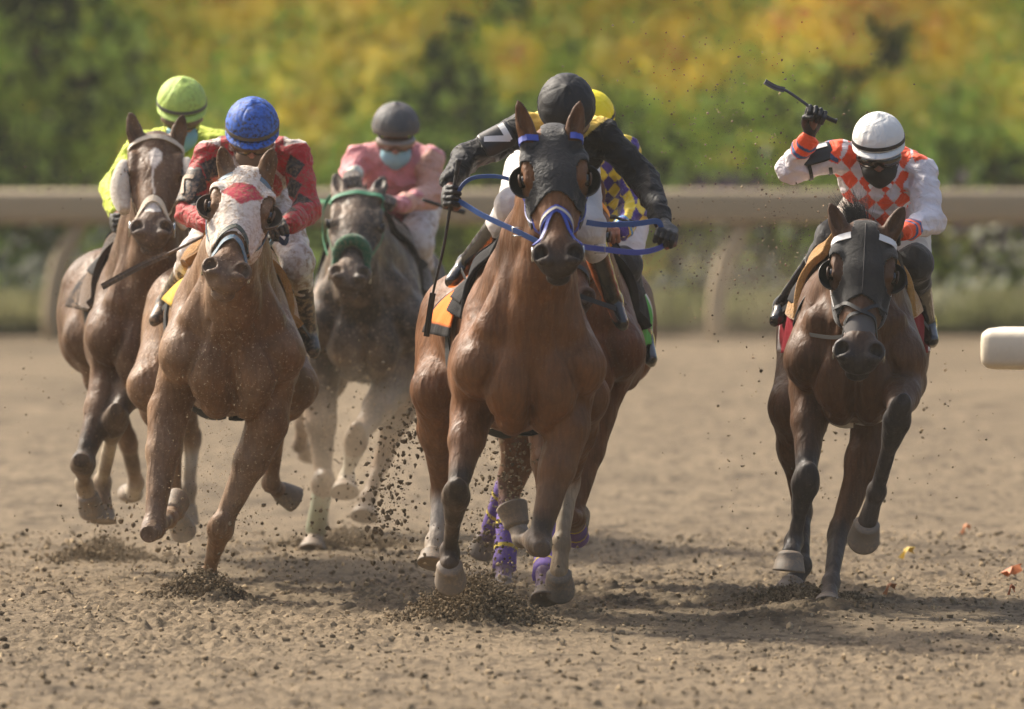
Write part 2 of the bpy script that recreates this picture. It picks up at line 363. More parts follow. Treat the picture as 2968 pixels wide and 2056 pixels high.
def rail_profile(L, w_, h_, seg=28):
    V, F = [], []; P = []
    for k in range(seg):
        a = 2*math.pi*k/seg; c, s_ = math.cos(a), math.sin(a); e = .45
        P.append((w_*math.copysign(abs(c)**e, c), h_*math.copysign(abs(s_)**e, s_)))
    return P
def long_rail(name, p0, p1, w_, h_, mat, parent, roundend=False):
    p0, p1 = Vector(p0), Vector(p1); t = (p1-p0).normalized(); side = t.cross(Vector((0, 0, 1))).normalized(); P = rail_profile(1, w_, h_); n = len(P)
    st = [(0, .55), (.012, .8), (.035, .95), (.07, 1.0)] if roundend else [(0, 1)]
    L = (p1-p0).length; st = st+[(L, 1)]; V = []; F = []
    for d, s_ in st:
        for a, b_ in P: V.append(p0+t*d+side*a*s_+Vector((0, 0, b_*s_)))
    for i in range(len(st)-1):
        for k in range(n): F.append((i*n+k, i*n+(k+1) % n, (i+1)*n+(k+1) % n, (i+1)*n+k))
    F.append(tuple(range(n-1, -1, -1))); F.append(tuple((len(st)-1)*n+k for k in range(n)))
    return build(name, V, F, mat, parent)
RAILM = surf("rail_far", lin(166, 148, 118), .7, dirt=.3, dscale=4, fs=0)
fr = empty("running_rail", (0, 82.0, 0), "long beige running rail on curved posts far behind the horses", "rail")
zt = at(1484, 600, 82).z
long_rail("rail_cover", (-30, 82, zt), (30, 82, zt), .17, .15, RAILM, fr)
x0 = at(150, 800, 82).x; stp = at(2095, 800, 82).x-at(170, 800, 82).x
for i in range(-4, 5):
    x = x0+i*stp
    pts = [(x, 82, -.1), (x, 82, .22), (x+.025, 82, .45), (x+.08, 82, .66), (x+.16, 82, .83), (x+.27, 82, zt-.10)]
    V_, F_ = tube_np(pts, [.085, .085, .085, .085, .08, .07], 10); build("rail_post", V_, F_, RAILM, fr)
# near rounded rail end on the right
NR = surf("rail_near", lin(226, 214, 190), .55, dirt=.25, dscale=8, fine=20, fs=.3, fsc=60)
e0 = at(2856, 1009, 43.6); nrl = empty("rail_end", (e0.x, 43.6, 0), "cream plastic rail with rounded end entering from the right edge", "rail")
long_rail("rail_cover", e0, e0+Vector((3.0, -.9, 0.0)), .17, .098, NR, nrl, True)
for d in (1.2, 2.6):
    p = e0+Vector((3.0, -.9, 0)).normalized()*d; V_, F_ = tube_np([(p.x, p.y+.05, -.1), (p.x, p.y+.05, .8), (p.x, p.y, p.z-.05)], .04, 12); build("rail_post", V_, F_, NR, nrl)

# clods: jittered icospheres in one mesh
_b = bmesh.new(); bmesh.ops.create_icosphere(_b, subdivisions=1, radius=1); ICO = np.array([v.co[:] for v in _b.verts]); ICF = np.array([[v.index for v in f.verts] for f in _b.faces]); _b.free()
def clods(name, C0, rad, cols, label, cat="dirt"):
    n = len(C0); k = len(ICO); J = RNG.uniform(.6, 1.3, (n, k, 1)); A = RNG.uniform(.6, 1.3, (n, 1, 3))
    P = C0[:, None]+ICO[None]*J*A*rad[:, None, None]; Fc = ICF[None]+(np.arange(n)*k)[:, None, None]
    me = mesh_np(name, P.reshape(-1, 3), Fc.reshape(-1, 3), False, np.repeat(cols, k, 0)); o = link(name, me, CLODM); tag(o, label, cat, kind='stuff'); return o
CLODM = surf("clod", None, .95, spec=.1, fs=.6, fsc=200)
def clodcol(n, d=0.0):
    t = RNG.random((n, 1))**1.3*(1-d); return np.array(lin(88, 76, 60))*(1-t)+np.array(lin(170, 150, 120))*t
n = 15000; gx = RNG.uniform(-3.1, 3.1, n); gy = 34+RNG.random(n)**.9*14; gh = ground_h(gx, gy)
rr = np.clip(RNG.exponential(.0035, n)+.002, 0, .018)
clods("ground_clods", np.stack([gx, gy, gh+rr*.3], 1), rr, clodcol(n, -.35), "small loose clods scattered over the brown dirt track")
for mi, (mx, my, r, hh) in enumerate(MOUNDS[:6]):
    pass
def clump(cx, cy, D, wx, h, n, label, dark=.35):
    n = int(n*5)
    p = at(cx, cy, D); x = RNG.normal(p.x, wx*.5, n); y = RNG.normal(D, wx*.5, n); q = np.exp(-((x-p.x)/wx)**2*1.5)
    z = ground_h(x, y)+np.abs(RNG.normal(0, h*.35, n))*q; rr = np.clip(RNG.exponential(.0024, n)+.0018, 0, .011)
    clods("kicked_up_dirt", np.stack([x, y, z], 1), rr, clodcol(n, dark), label)
clump(1370, 1795, 40.1, .27, .15, 2300, "dark crumbling dirt bursting up below the lead horse's front feet")
clump(590, 1728, 41.8, .20, .08, 1300, "dark crumbling dirt heaped around the planted hoof of the blue capped rider's horse")
clump(2330, 1755, 41.5, .30, .06, 700, "loose dirt around the planted feet of the rightmost horse", .3)
clump(300, 1600, 45.5, .25, .12, 500, "dirt thrown up under the leftmost horse")
clump(1000, 1560, 46.8, .32, .12, 500, "dirt thrown up under the dark horse with the green noseband")
def spray(n, ctr, spread, D, dd, rmin, rmax, label, dark=.4):
    t = RNG.random(n); P = []
    c = np.array(ctr, float); sp = np.array(spread, float); k = len(c)-1
    s_ = t*k; i = np.minimum(s_.astype(int), k-1); f = (s_-i)[:, None]; m_ = c[i]*(1-f)+c[i+1]*f; w_ = (sp[i]*(1-f[:, 0])+sp[i+1]*f[:, 0])
    px = m_[:, 0]+RNG.normal(0, 1, n)*w_; py = m_[:, 1]+RNG.normal(0, 1, n)*w_*.6; DD = D+RNG.normal(0, dd, n)
    a_ = (px-W0/2)/FPX; b_ = -(py-H0/2)/FPX; vy = math.cos(PITCH)+b_*math.sin(PITCH); vz = -math.sin(PITCH)+b_*math.cos(PITCH)
    Q = np.stack([a_/vy*DD, DD, CAMH+vz/vy*DD], 1); rr = rmin+(rmax-rmin)*RNG.random(n)**3.5; ok = Q[:, 2] > .02
    clods("flying_dirt", Q[ok], rr[ok], clodcol(ok.sum(), dark), label)
spray(900, [(1240, 1180), (1150, 1300), (1120, 1480), (1110, 1640)], [30, 45, 40, 70], 41.5, .2, .002, .013, "airborne column of dark dirt clods left of the lead horse's leg", .5)
spray(1500, [(1470, 1250), (1460, 1450), (1400, 1600), (1400, 1740)], [45, 55, 90, 110], 40.6, .25, .002, .010, "fine dirt spray falling between the lead horse's legs", .2)
spray(900, [(300, 1500), (420, 1580), (700, 1600), (900, 1600)], [90, 120, 140, 130], 42.6, .5, .002, .011, "dirt spray above the track under the two left horses", .5)
spray(1300, [(2000, 150), (2150, 330), (2150, 620), (2050, 860)], [170, 180, 190, 150], 42.5, .9, .0015, .0062, "tiny airborne specks of dirt in front of the hedge left of the white capped rider", -.2)
spray(700, [(2250, 480), (2350, 620), (2300, 820), (2000, 800)], [70, 80, 90, 120], 42.2, .5, .0015, .0055, "fine dirt specks beside the white capped rider", -.2)
spray(420, [(150, 300), (200, 700), (120, 1050), (300, 1250)], [150, 150, 120, 160], 44, .6, .0012, .005, "sparse airborne specks at the left side", 0)
spray(2600, [(620, 950), (650, 1150), (640, 1350), (600, 1500)], [110, 130, 130, 120], 41.5, .12, .0009, .0034, "tan dirt specks in front of the chestnut horse's chest", -.3)
spray(600, [(1020, 1000), (1050, 1150), (1000, 1300), (1060, 1500)], [90, 90, 110, 100], 45, .5, .002, .009, "dirt specks in front of the dark horse's legs", .1)
spray(300, [(2200, 1250), (2500, 1200), (2750, 1300), (2200, 1550)], [200, 250, 160, 120], 43, .9, .003, .010, "scattered flying dirt low around the rightmost horse", .0)
# fallen leaves on the track
def fallen(px, py, c, s_, label):
    D = 64508/(py-HOR); p = at(px, py, D); V_ = []; k = 10
    for i in range(k): a_ = 2*math.pi*i/k; r = s_*(1 if i % 2 else .55); V_.append((p.x+r*math.cos(a_), D+r*math.sin(a_)*.8, .03+.02*math.sin(a_*2+px)+.35*s_*math.cos(a_)))
    V_.append((p.x, D, .055)); F_ = [(i, (i+1) % k, k) for i in range(k)]
    o = build("fallen_leaf", V_, F_, surf("leaf_"+str(px), c, .6, fs=0), None, False, .002); tag(o, label, "leaf", "fallen leaves on the track"); return o
fallen(2630, 1622, lin(214, 180, 60), .045, "yellow fallen leaf standing on the track right of the rightmost horse's raised hoof")
fallen(2935, 1678, lin(200, 110, 50), .055, "orange brown fallen leaf at the right edge of the track")
fallen(2580, 1728, lin(205, 140, 90), .035, "small pale orange leaf right of the rightmost horse's planted hoof")
fallen(2800, 1552, lin(205, 130, 70), .03, "tiny orange leaf far out on the track at right")
fallen(2932, 1732, lin(190, 100, 50), .02, "small brown leaf just below the orange leaf at the right edge")


# local dust hanging in the air
def dust(name, px, py, D, r, dens, label, sc=3.0):
    p = at(px, py, D); b_ = bmesh.new(); bmesh.ops.create_icosphere(b_, subdivisions=3, radius=1)
    for v_ in b_.verts: v_.co = Vector((p.x+v_.co.x*r[0], p.y+v_.co.y*r[1], max(.03, p.z+v_.co.z*r[2])))
    me = bpy.data.meshes.new(name); b_.to_mesh(me); b_.free()
    m = bpy.data.materials.new(name); m.use_nodes = True; nt = m.node_tree; nt.nodes.remove(nt.nodes["Principled BSDF"]); v = nt.nodes.new("ShaderNodeVolumePrincipled")
    v.inputs["Color"].default_value = (*lin(226, 204, 176), 1); v.inputs["Anisotropy"].default_value = .2
    g = nt.nodes.new("ShaderNodeNewGeometry"); s1 = nt.nodes.new("ShaderNodeVectorMath"); s1.operation = 'SUBTRACT'; nt.links.new(g.outputs["Position"], s1.inputs[0]); s1.inputs[1].default_value = p
    s2 = nt.nodes.new("ShaderNodeVectorMath"); s2.operation = 'DIVIDE'; nt.links.new(s1.outputs[0], s2.inputs[0]); s2.inputs[1].default_value = r
    ln = nt.nodes.new("ShaderNodeVectorMath"); ln.operation = 'LENGTH'; nt.links.new(s2.outputs[0], ln.inputs[0])
    mr = nt.nodes.new("ShaderNodeMapRange"); mr.interpolation_type = 'SMOOTHSTEP'; nt.links.new(ln.outputs["Value"], mr.inputs[0]); mr.inputs[1].default_value = 0; mr.inputs[2].default_value = 1; mr.inputs[3].default_value = dens; mr.inputs[4].default_value = 0
    nz = ramp(nt, noise(nt, sc, 3, .5), [(.38, BLK), (.65, WHT)]); mu = nt.nodes.new("ShaderNodeMath"); mu.operation = 'MULTIPLY'; nt.links.new(mr.outputs[0], mu.inputs[0]); nt.links.new(nz, mu.inputs[1]); nt.links.new(mu.outputs[0], v.inputs["Density"])
    nt.links.new(v.outputs[0], nt.nodes["Material Output"].inputs["Volume"]); me.materials.append(m); o = link(name, me, None); tag(o, label, "dust", kind='stuff'); return o
dust("dust_cloud", 1010, 1330, 45.6, (.62, .55, .62), 1.1, "pale dust hanging round the legs of the dark horse with the green noseband")
dust("dust_cloud", 2050, 900, 46.5, (1.0, 1.0, .55), .35, "thin dust drifting behind and right of the lead horse")
dust("dust_cloud", 560, 1560, 43.6, (.75, .5, .32), .55, "low dust behind the chestnut horse's planted hoof")

hz = build("haze", [(x, y, z) for z in (-1, 9) for y in (-4, 425) for x in (-410, 410)], [(0, 2, 3, 1), (4, 5, 7, 6), (0, 1, 5, 4), (2, 6, 7, 3), (0, 4, 6, 2), (1, 3, 7, 5)], None, None, False)
m = bpy.data.materials.new("haze_air"); m.use_nodes = True; nt = m.node_tree; nt.nodes.remove(nt.nodes["Principled BSDF"]); v = nt.nodes.new("ShaderNodeVolumePrincipled")
v.inputs["Color"].default_value = (.95, .92, .80, 1); v.inputs["Density"].default_value = .0004; v.inputs["Anisotropy"].default_value = .2; nt.links.new(v.outputs[0], nt.nodes["Material Output"].inputs["Volume"]); hz.data.materials.append(m); tag(hz, kind='stuff')
# ---------------------------------------------------------------- horses
HORN = surf("hoof_horn", lin(122, 110, 96), .65, dirt=.5, dscale=30, fs=.4, fsc=90)
HORND = surf("hoof_horn_dark", lin(70, 62, 55), .65, dirt=.6, dscale=30, fs=.4, fsc=90)
EYEM = surf("horse_eye", lin(22, 14, 10), .08, fs=0, spec=.8)
_mc = {}
def M(name, col, rough=.6, **kw):
    key = name
    if key not in _mc: _mc[key] = surf(name, col, rough, **kw)
    return _mc[key]
def vv(v): return np.array(v[:], float)
def norm(v): return v/max(np.linalg.norm(v), 1e-9)
def hoofmesh(name, top, ax, fwd, r, L, mat, parent):
    """hoof: sloping wall, wider at the ground, concave sole, open heel"""
    ax = norm(ax); fwd = norm(fwd-ax*np.dot(fwd, ax)); sd = np.cross(ax, fwd); V_ = []; F_ = []; n = 24
    prof = [(-.016, .60, .0), (-.006, .72, .0), (.0, .79, .0), (.006, .77, .0), (L*.5, .86, .012), (L*.9, .94, .024), (L, .95, .026), (L, .83, .024), (L-.012, .68, .022)]
    for d, s_, sh in prof:
        for k in range(n):
            a_ = 2*math.pi*k/n; c, q = math.cos(a_), math.sin(a_); back = .80 if c < 0 else 1.08
            lift = d*(1-.25*(1-c)*.5) if d > .01 else d
            V_.append(top+ax*lift+fwd*(c*r*s_*back+sh)+sd*q*r*s_)
    for i in range(len(prof)-1):
        for k in range(n): F_.append((i*n+k, i*n+(k+1) % n, (i+1)*n+(k+1) % n, (i+1)*n+k))
    V_.append(top+ax*(L-.016)+fwd*.02); c_ = len(V_)-1
    for k in range(n): F_.append(((len(prof)-1)*n+k, (len(prof)-1)*n+(k+1) % n, c_))
    V_.append(top-ax*.018); c_ = len(V_)-1
    for k in range(n): F_.append(((k+1) % n, k, c_))
    return build(name, V_, F_, mat, parent)
def ribbon(name, pts, wid, th, wdirs, mat, parent, closed=False):
    """flat strap through points; wdirs = width direction per point or one"""
    P = [vv(p) for p in pts]; n = len(P); V_ = []; F_ = []
    for i, p in enumerate(P):
        a_ = P[(i+1) % n] if (closed or i < n-1) else P[i]; b_ = P[i-1] if (closed or i > 0) else P[i]; t = norm(a_-b_)
        wd = np.array(wdirs[i] if isinstance(wdirs, list) else wdirs, float); wd = norm(wd-t*np.dot(wd, t)); q = np.cross(t, wd)
        for a2, b2 in ((-.5, -.5), (.5, -.5), (.5, .5), (-.5, .5)): V_.append(p+wd*wid*a2+q*th*b2)
    m_ = n if closed else n-1
    for i in range(m_):
        j = (i+1) % n
        for k in range(4): F_.append((i*4+k, i*4+(k+1) % 4, j*4+(k+1) % 4, j*4+k))
    if not closed: F_ += [(3, 2, 1, 0), tuple((n-1)*4+k for k in range(4))]
    return build(name, V_, F_, mat, parent, smooth=False)
def smoothpts(pts, sub=6):
    P = [vv(p) for p in pts]; out = []
    for i in range(len(P)-1):
        p0, p1, p2, p3 = P[max(i-1, 0)], P[i], P[i+1], P[min(i+2, len(P)-1)]
        for k in range(sub):
            t = k/sub; out.append(.5*(2*p1+(p2-p0)*t+(2*p0-5*p1+4*p2-p3)*t*t+(3*p1-p0-3*p2+p3)*t**3))
    out.append(P[-1]); return out
def hair(name, roots, dirs, L, mat, parent, thick=.0022, droop=.3, curl=.02):
    V_ = []; F_ = []
    for r0, d in zip(roots, dirs):
        d = norm(d+RNG.normal(0, .12, 3)); l = L*RNG.uniform(.6, 1.1); s_ = norm(np.cross(d, RNG.normal(size=3))); o_ = len(V_); p = r0.copy(); dd = d.copy()
        for i in range(6):
            t = i/5; w_ = thick*(1-t*.85); V_ += [p-s_*w_, p+s_*w_]; dd = norm(dd+np.array([0, 0, -droop*.2])+RNG.normal(0, curl, 3)); p = p+dd*l/5
        for i in range(5): F_.append((o_+2*i, o_+2*i+1, o_+2*i+3, o_+2*i+2))
    return build(name, V_, F_, mat, parent)
class Horse: pass
def make_horse(q):
    H = Horse(); D0 = q['D']; A_ = lambda t: vv(at(t[0], t[1], D0+t[2])); col = q['coat']; pt = q['points']; wk = q.get('wk', 1.); H.A = A_; H.D0 = D0; H.q = q
    o = vv(at(q['cx'], 1100, D0)); bk = vv(at(q['rx'], 1100, D0+1.45)); ey = bk-o; ey[2] = 0; ey = norm(ey); ez = np.array([0, 0, 1.]); ex = norm(np.cross(ey, ez)); O = o.copy(); O[2] = q.get('zo', 0.)
    if ex[0] < 0: ex = -ex
    Wd = lambda x, y, z: O+ex*x*wk+ey*y+ez*z; H.W = Wd; H.ex, H.ey, H.O = ex, ey, O
    f = Sdf(); AX = (ex, ey, ez); hk = q.get('hipk', 1.)
    # trunk
    f.ell(Wd(0, .70, 1.11), (.27*wk, .62, .325), AX, .08, col); f.ell(Wd(0, .22, 1.15), (.245*wk, .34, .33), AX, .08, col)
    f.ell(Wd(0, 1.10, 1.17), (.24*wk, .45, .27), AX, .08, col); f.ell(Wd(0, .55, 1.50), (.085, .34, .13), AX, .10, col)
    f.ell(Wd(0, 1.50, 1.25), (.205*hk, .40, .25), AX, .08, col)
    for s in (-1, 1):
        f.cone(Wd(s*.205, -.02, 1.09), Wd(s*.105, .42, 1.47), .125, .075, .07, col)            # shoulder blade
        f.ell(Wd(s*.205, .0, 1.10), (.10, .12, .15), AX, .03, col)                              # point of shoulder
        f.ell(Wd(s*.095, -.09, 1.01), (.102, .10, .155), AX, .016, col)                         # breast muscle
        f.ell(Wd(s*.07, -.02, .90), (.080, .12, .10), AX, .016, col)
        f.ell(Wd(s*.235, .26, 1.07), (.085, .19, .17), AX, .025, col)                            # triceps
        f.cone(Wd(s*.13*hk, 1.48, 1.27), Wd(s*.18*hk, 1.50, 1.02), .19, .14, .08, col)
        f.cone(Wd(s*.10, .55, 1.28), Wd(s*.15, 1.3, 1.22), .15, .15, .08, col)
    # neck: crest, middle and windpipe columns
    P = A_(q['poll']); Mz = A_(q['muz']); u = norm(Mz-P); eL, eR = A_(q['eyeL']), A_(q['eyeR']); wv = norm((eR-eL)-u*np.dot(eR-eL, u)); v = np.cross(wv, u)
    if v[1] > 0: v = -v
    k = np.linalg.norm(Mz-P)/.60; Lc = lambda a, b, c: P+(u*a+v*b+wv*c)*k; H.Lc, H.u, H.v, H.w, H.k, H.P = Lc, u, v, wv, k, P
    HX = (u, v, wv); nb = q.get('neckw', 1.22)
    crest = [Lc(-.0, -.10, 0), None, Wd(0, .38, 1.50)]; crest[1] = (crest[0]+crest[2])/2+ez*.04
    mid = [Lc(.08, -.17, 0), None, Wd(0, .22, 1.30)]; mid[1] = (mid[0]+mid[2])/2+ez*.02
    thr = [Lc(.20, -.20, 0), None, Wd(0, -.0, 1.17)]; thr[1] = (thr[0]+thr[2])/2
    f.chain(smoothpts(crest, 2), [.065, .065, .075, .085, .10], k=.06, col=col); f.chain(smoothpts(mid, 2), [.085*nb, .095*nb, .125*nb, .155*nb, .19*nb], k=.06, col=col)
    f.chain(smoothpts(thr, 2), [.068*nb, .078*nb, .095*nb, .115*nb, .15*nb], k=.045, col=col)
    for s in (-1, 1): f.chain([Lc(.16, -.17, s*.055), (mid[1]+thr[1])/2+ex*s*.085, Wd(s*.15, -.04, 1.25)], [.035, .05, .09], k=.035, col=col)
    f.cone(Wd(0, -.19, 1.10), Wd(0, -.15, .86), .012, .020, .025, op=-1)                        # furrow between the breast muscles
    for s in (-1, 1):
        f.cone(Wd(s*.10, -.17, 1.24), Wd(s*.215, -.13, .98), .010, .015, .022, op=-1); f.cone(Wd(s*.15, -.13, 1.0), Wd(s*.135, -.08, .86), .008, .014, .018, op=-1)
    # head
    mzc = q.get('muzcol', pt); mid_ = tuple(.5*a_+.5*b_ for a_, b_ in zip(col, mzc))
    hw = 1.22
    def he(c, r, kk=.03, cc=None, op=1): f.ell(Lc(c[0], c[1], c[2]*hw), np.array(r)*k*np.array([1, 1, hw]), HX, kk*k, cc or col, op)
    def hc(a_, b_, ra, rb, kk=.03, cc=None, fl=None, op=1): f.cone(Lc(a_[0], a_[1], a_[2]*hw), Lc(b_[0], b_[1], b_[2]*hw), ra*k*1.06, rb*k*1.06, kk*k, cc or col, fl, op)
    he((.055, -.055, 0), (.12, .085, .078)); he((.155, -.055, 0), (.12, .078, .092)); hc((.13, -.045, 0), (.47, -.045, 0), .062, .043, .03, fl=(v, .9))
    hc((.20, -.05, 0), (.36, -.055, 0), .085, .058, .03, fl=(v, .8))
    for s in (-1, 1):
        he((.235, -.14, s*.048), (.115, .10, .036), .03); hc((.13, -.012, s*.078), (.205, -.018, s*.083), .022, .020, .02)
        hc((.24, -.060, s*.080), (.39, -.072, s*.052), .014, .010, .02); he((.17, -.065, s*.072), (.08, .05, .03), .03)
        he((.195, -.030, s*.098), (.030, .020, .018), .012, tuple(c_*.4 for c_ in col), -1)      # eye socket
        hc((.10, -.02, s*.085), (.06, -.06, s*.07), .014, .014, .03)
    hc((.24, -.15, 0), (.50, -.118, 0), .042, .026, .03, mid_); he((.50, -.055, 0), (.075, .055, .056), .03, mid_)
    he((.555, -.065, 0), (.052, .052, .060), .025, mzc); he((.572, -.12, 0), (.034, .028, .038), .015, mzc)
    for s in (-1, 1):
        he((.532, -.033, s*.046), (.048, .038, .034), .018, mzc); he((.548, -.004, s*.052), (.033, .034, .021), .008, None, -1)
        he((.575, -.016, s*.040), (.014, .014, .02), .02, mzc)
        f.cone(Lc(.54, -.098, s*.055), Lc(.602, -.098, s*.02), .005*k, .005*k, .008, op=-1)
    f.cone(Lc(.604, -.098, -.03), Lc(.604, -.098, .03), .005*k, .005*k, .008, op=-1)
    # ears
    for nm, s in (('earL', -1), ('earR', 1)):
        b0, t0 = A_(q[nm][0]), A_(q[nm][1]); ax = norm(t0-b0); L = np.linalg.norm(t0-b0); fr = norm(-ey*.9+v*.4); fr = norm(fr-ax*np.dot(fr, ax)); sd = np.cross(ax, fr)
        ec = tuple(c_*.9 for c_ in col); f.ell(b0+ax*L*.36, (L*.56, .033, .018), (ax, sd, fr), .012, ec); f.cone(b0+ax*L*.5, t0, .021, .002, .012, tuple(c_*.35 for c_ in col), (fr, .55))
        f.cone(b0-ax*.03, b0+ax*L*.25, .042, .030, .03, ec, (fr, .7)); f.ell(b0+ax*L*.46+fr*.018, (L*.42, .019, .016), (ax, sd, fr), .008, tuple(c_*.5 for c_ in col), -1)
    # fore legs
    H.hoofs = []
    for nm, s in (('FL', -1), ('FR', 1)):
        E, K, Fe, Ho = [A_(t) for t in q[nm][:4]]; lc = q['legc'][nm]; kc, cc, fc = lc; up = norm(K-E); dn = norm(Fe-K); bkv = norm(ey-dn*np.dot(ey, dn)); bku = norm(ey-up*np.dot(ey, up))
        f.cone(Wd(s*.19, .12, 1.08), E, .125, .085, .035, col); Mi = E+(K-E)*.35
        f.cone(E, Mi, .094, .078, .03, col); f.cone(Mi, K-up*.05, .072, .045, .03, col if kc is col else tuple(.6*a_+.4*b_ for a_, b_ in zip(col, kc)))
        f.cone(E+bku*.03-up*.02, E+(K-E)*.62+bku*.02, .062, .034, .03, col); f.cone(E-bku*.035+ex*s*.015, E+(K-E)*.55-bku*.02+ex*s*.02, .048, .022, .02, col)
        f.cone(E-bku*.02-ex*s*.035, E+(K-E)*.5-bku*.03-ex*s*.01, .040, .018, .018, col)
        sd = norm(np.cross(dn, bkv)); f.ell(K, (.055, .052, .082), (sd, bkv, norm(up+dn)), .03, kc); f.cone(K, K+dn*.12, .049, .036, .03, kc)
        for t in (-1, 1): f.ell(K+sd*t*.038+dn*.02, (.020, .028, .034), (sd, bkv, dn), .018, kc)
        f.cone(K+dn*.05, Fe, .035, .030, .025, cc); f.cone(K+dn*.06+bkv*.025, Fe+bkv*.018-dn*.02, .019, .020, .014, cc)
        f.ell(Fe, (.043, .043, .048), (sd, bkv, dn), .02, fc); f.ell(Fe+bkv*.022, (.034, .028, .034), (sd, bkv, dn), .015, fc)
        pd = norm(Ho-Fe); f.cone(Fe, Ho-pd*.01, .033, .043, .02, fc); H.hoofs.append((nm, Ho, pd, -bkv if np.dot(pd, -ey) > -.2 else -bkv, q[nm][4] if len(q[nm]) > 4 else 0))
    for nm, s in (('HL', -1), ('HR', 1)):
        St, K, Fe, Ho = [A_(t) for t in q[nm][:4]]; lc = q['legc'][nm]; kc, cc, fc = lc; up = norm(K-St); dn = norm(Fe-K); bkv = norm(ey-dn*np.dot(ey, dn)); sd = norm(np.cross(dn, bkv)); bku = norm(ey-up*np.dot(ey, up))
        f.cone(Wd(s*.15*hk, 1.45, 1.16), St, .17, .105, .10, col); f.cone(Wd(s*.16*hk, 1.62, 1.1), St*.6+K*.4+bku*.03, .15, .075, .08, col)
        f.cone(St, St+(K-St)*.45, .10, .074, .06, col); f.cone(St+(K-St)*.4, K-up*.04, .076, .044, .04, col)
        f.cone(St+(K-St)*.55+bku*.05, K+bku*.045, .028, .026, .025, col); f.cone(St+ex*s*.05, St+(K-St)*.6+ex*s*.025, .05, .022, .025, col)
        f.ell(K, (.046, .058, .062), (sd, bkv, dn), .03, kc); f.cone(K-dn*.055+bkv*.055, K+dn*.04+bkv*.03, .024, .028, .02, kc)
        f.cone(K+dn*.03, Fe, .040, .032, .03, cc); f.cone(K+dn*.05+bkv*.028, Fe+bkv*.018, .020, .019, .014, cc)
        f.ell(Fe, (.043, .044, .048), (sd, bkv, dn), .02, fc); f.ell(Fe+bkv*.022, (.033, .028, .034), (sd, bkv, dn), .015, fc)
        pd = norm(Ho-Fe); f.cone(Fe, Ho-pd*.01, .033, .042, .02, fc); H.hoofs.append((nm, Ho, pd, -bkv, q[nm][4] if len(q[nm]) > 4 else 0))
    f.cone(Wd(0, 1.86, 1.36), Wd(0, 2.1, 1.32), .045, .03, .04, col)
    loc = O.copy(); loc[2] = 0
    rt = empty(q['name'], Vector(loc+ey*.8), q['label'], "horse", "racehorses galloping towards the camera"); H.root = rt
    def cf(V_, tg): return None
    def disp(X_, Y_, Z_): return (.006*(fbm(X_*9, Y_*9, Z_*5, 2, 4)-.5)+.0022*(vn(X_*34, Y_*34, Z_*22, 9)-.5)).astype(np.float32)
    me, V_, F_ = f.mesh("body", q.get('res', .009), disp)
    ca = me.color_attributes["Col"]; buf = np.zeros(len(V_)*4, np.float32); ca.data.foreach_get("color", buf); buf = buf.reshape(-1, 4)
    d = V_-P; U_, B_, C_ = d@u/k, d@v/k, d@wv/k; hd = (U_ > -.05) & (U_ < .66) & (np.abs(C_) < .165) & (B_ > -.25); H.hco = (U_, B_, C_, hd)
    nsd = np.minimum(*[np.linalg.norm((V_-Lc(.548, -.016, s_*.052*1.22))/(k*np.array([1, 1, 1])), axis=1) for s_ in (-1, 1)]); mm = np.clip((.026-nsd)/.010, 0, 1)[:, None]*.8; buf[:, :3] = buf[:, :3]*(1-mm)+np.array((.012, .009, .008))*mm
    for nm in ('FL', 'FR'):
        kc = q['legc'][nm][0]; K, E = A_(q[nm][1]), A_(q[nm][0]); ax = norm(K-E); dd = V_-K; al = dd@ax; ra = np.linalg.norm(dd-al[:, None]*ax, axis=1)
        mm = (np.clip((al+.15)/.07, 0, 1)*(ra < .085)*(al < .09))[:, None]; buf[:, :3] = buf[:, :3]*(1-mm)+np.array(kc)*mm
    for fn in q.get('marks', []):
        mm, c_ = fn(U_, B_, C_, hd); buf[:, :3] = buf[:, :3]*(1-mm[:, None])+np.array(c_)*mm[:, None]
    if q.get('dusty'):
        z = V_[:, 2]; mm = np.clip((.9-z)*1.2, 0, .6)*np.clip(fbm(V_[:, 0]*9, V_[:, 1]*9, V_[:, 2]*9, 3, 3)*2-.3, 0, 1)*q['dusty']; buf[:, :3] = buf[:, :3]*(1-mm[:, None])+np.array(DIRT)*.8*mm[:, None]
    ca.data.foreach_set("color", buf.ravel()); H.col = buf
    H.body = link("body", me, q['mat'], rt); H.V, H.F = V_, F_; H.bvh = BVHTree.FromPolygons([tuple(x) for x in V_.tolist()], F_.tolist())
    # eyes
    for s in (-1, 1):
        c = Lc(.196, -.036, s*.113); b_ = bmesh.new(); bmesh.ops.create_uvsphere(b_, u_segments=20, v_segments=14, radius=.0235*k)
        for vx in b_.verts: vx.co += Vector(c)
        me = bpy.data.meshes.new("eye"); b_.to_mesh(me); b_.free(); me.polygons.foreach_set("use_smooth", [True]*len(me.polygons)); link("eye", me, EYEM, rt)
        # lids
        pts = []
        for t in range(11):
            a_ = math.pi*(t/10)*1.0; pts.append(Lc(.195-.024*math.cos(a_), -.034+.020*math.sin(a_), s*(.113+.014+.006*math.sin(a_))))
        V2, F2 = tube_np([Vector(p) for p in pts], .0045*k, 6); e_ = build("eyelid", V2, F2, M("lid_"+q['name'], tuple(c_*.5 for c_ in col), .5), rt)
    for nm, Ho, pd, fw, tilt in H.hoofs:
        ax = pd.copy(); hm = q.get('hoofm', HORN)
        if tilt: ax = norm(np.array(tilt, float))
        hoofmesh("hoof", Ho, ax, -ey if abs(np.dot(ax, ey)) < .85 else ez, q.get('hr', .066), .085, hm, rt)
    # tail
    n_ = 90; base_ = Wd(0, 2.05, 1.32); roots = [base_+RNG.normal(0, .02, 3) for _ in range(n_)]; tx = q.get('tail', 0)
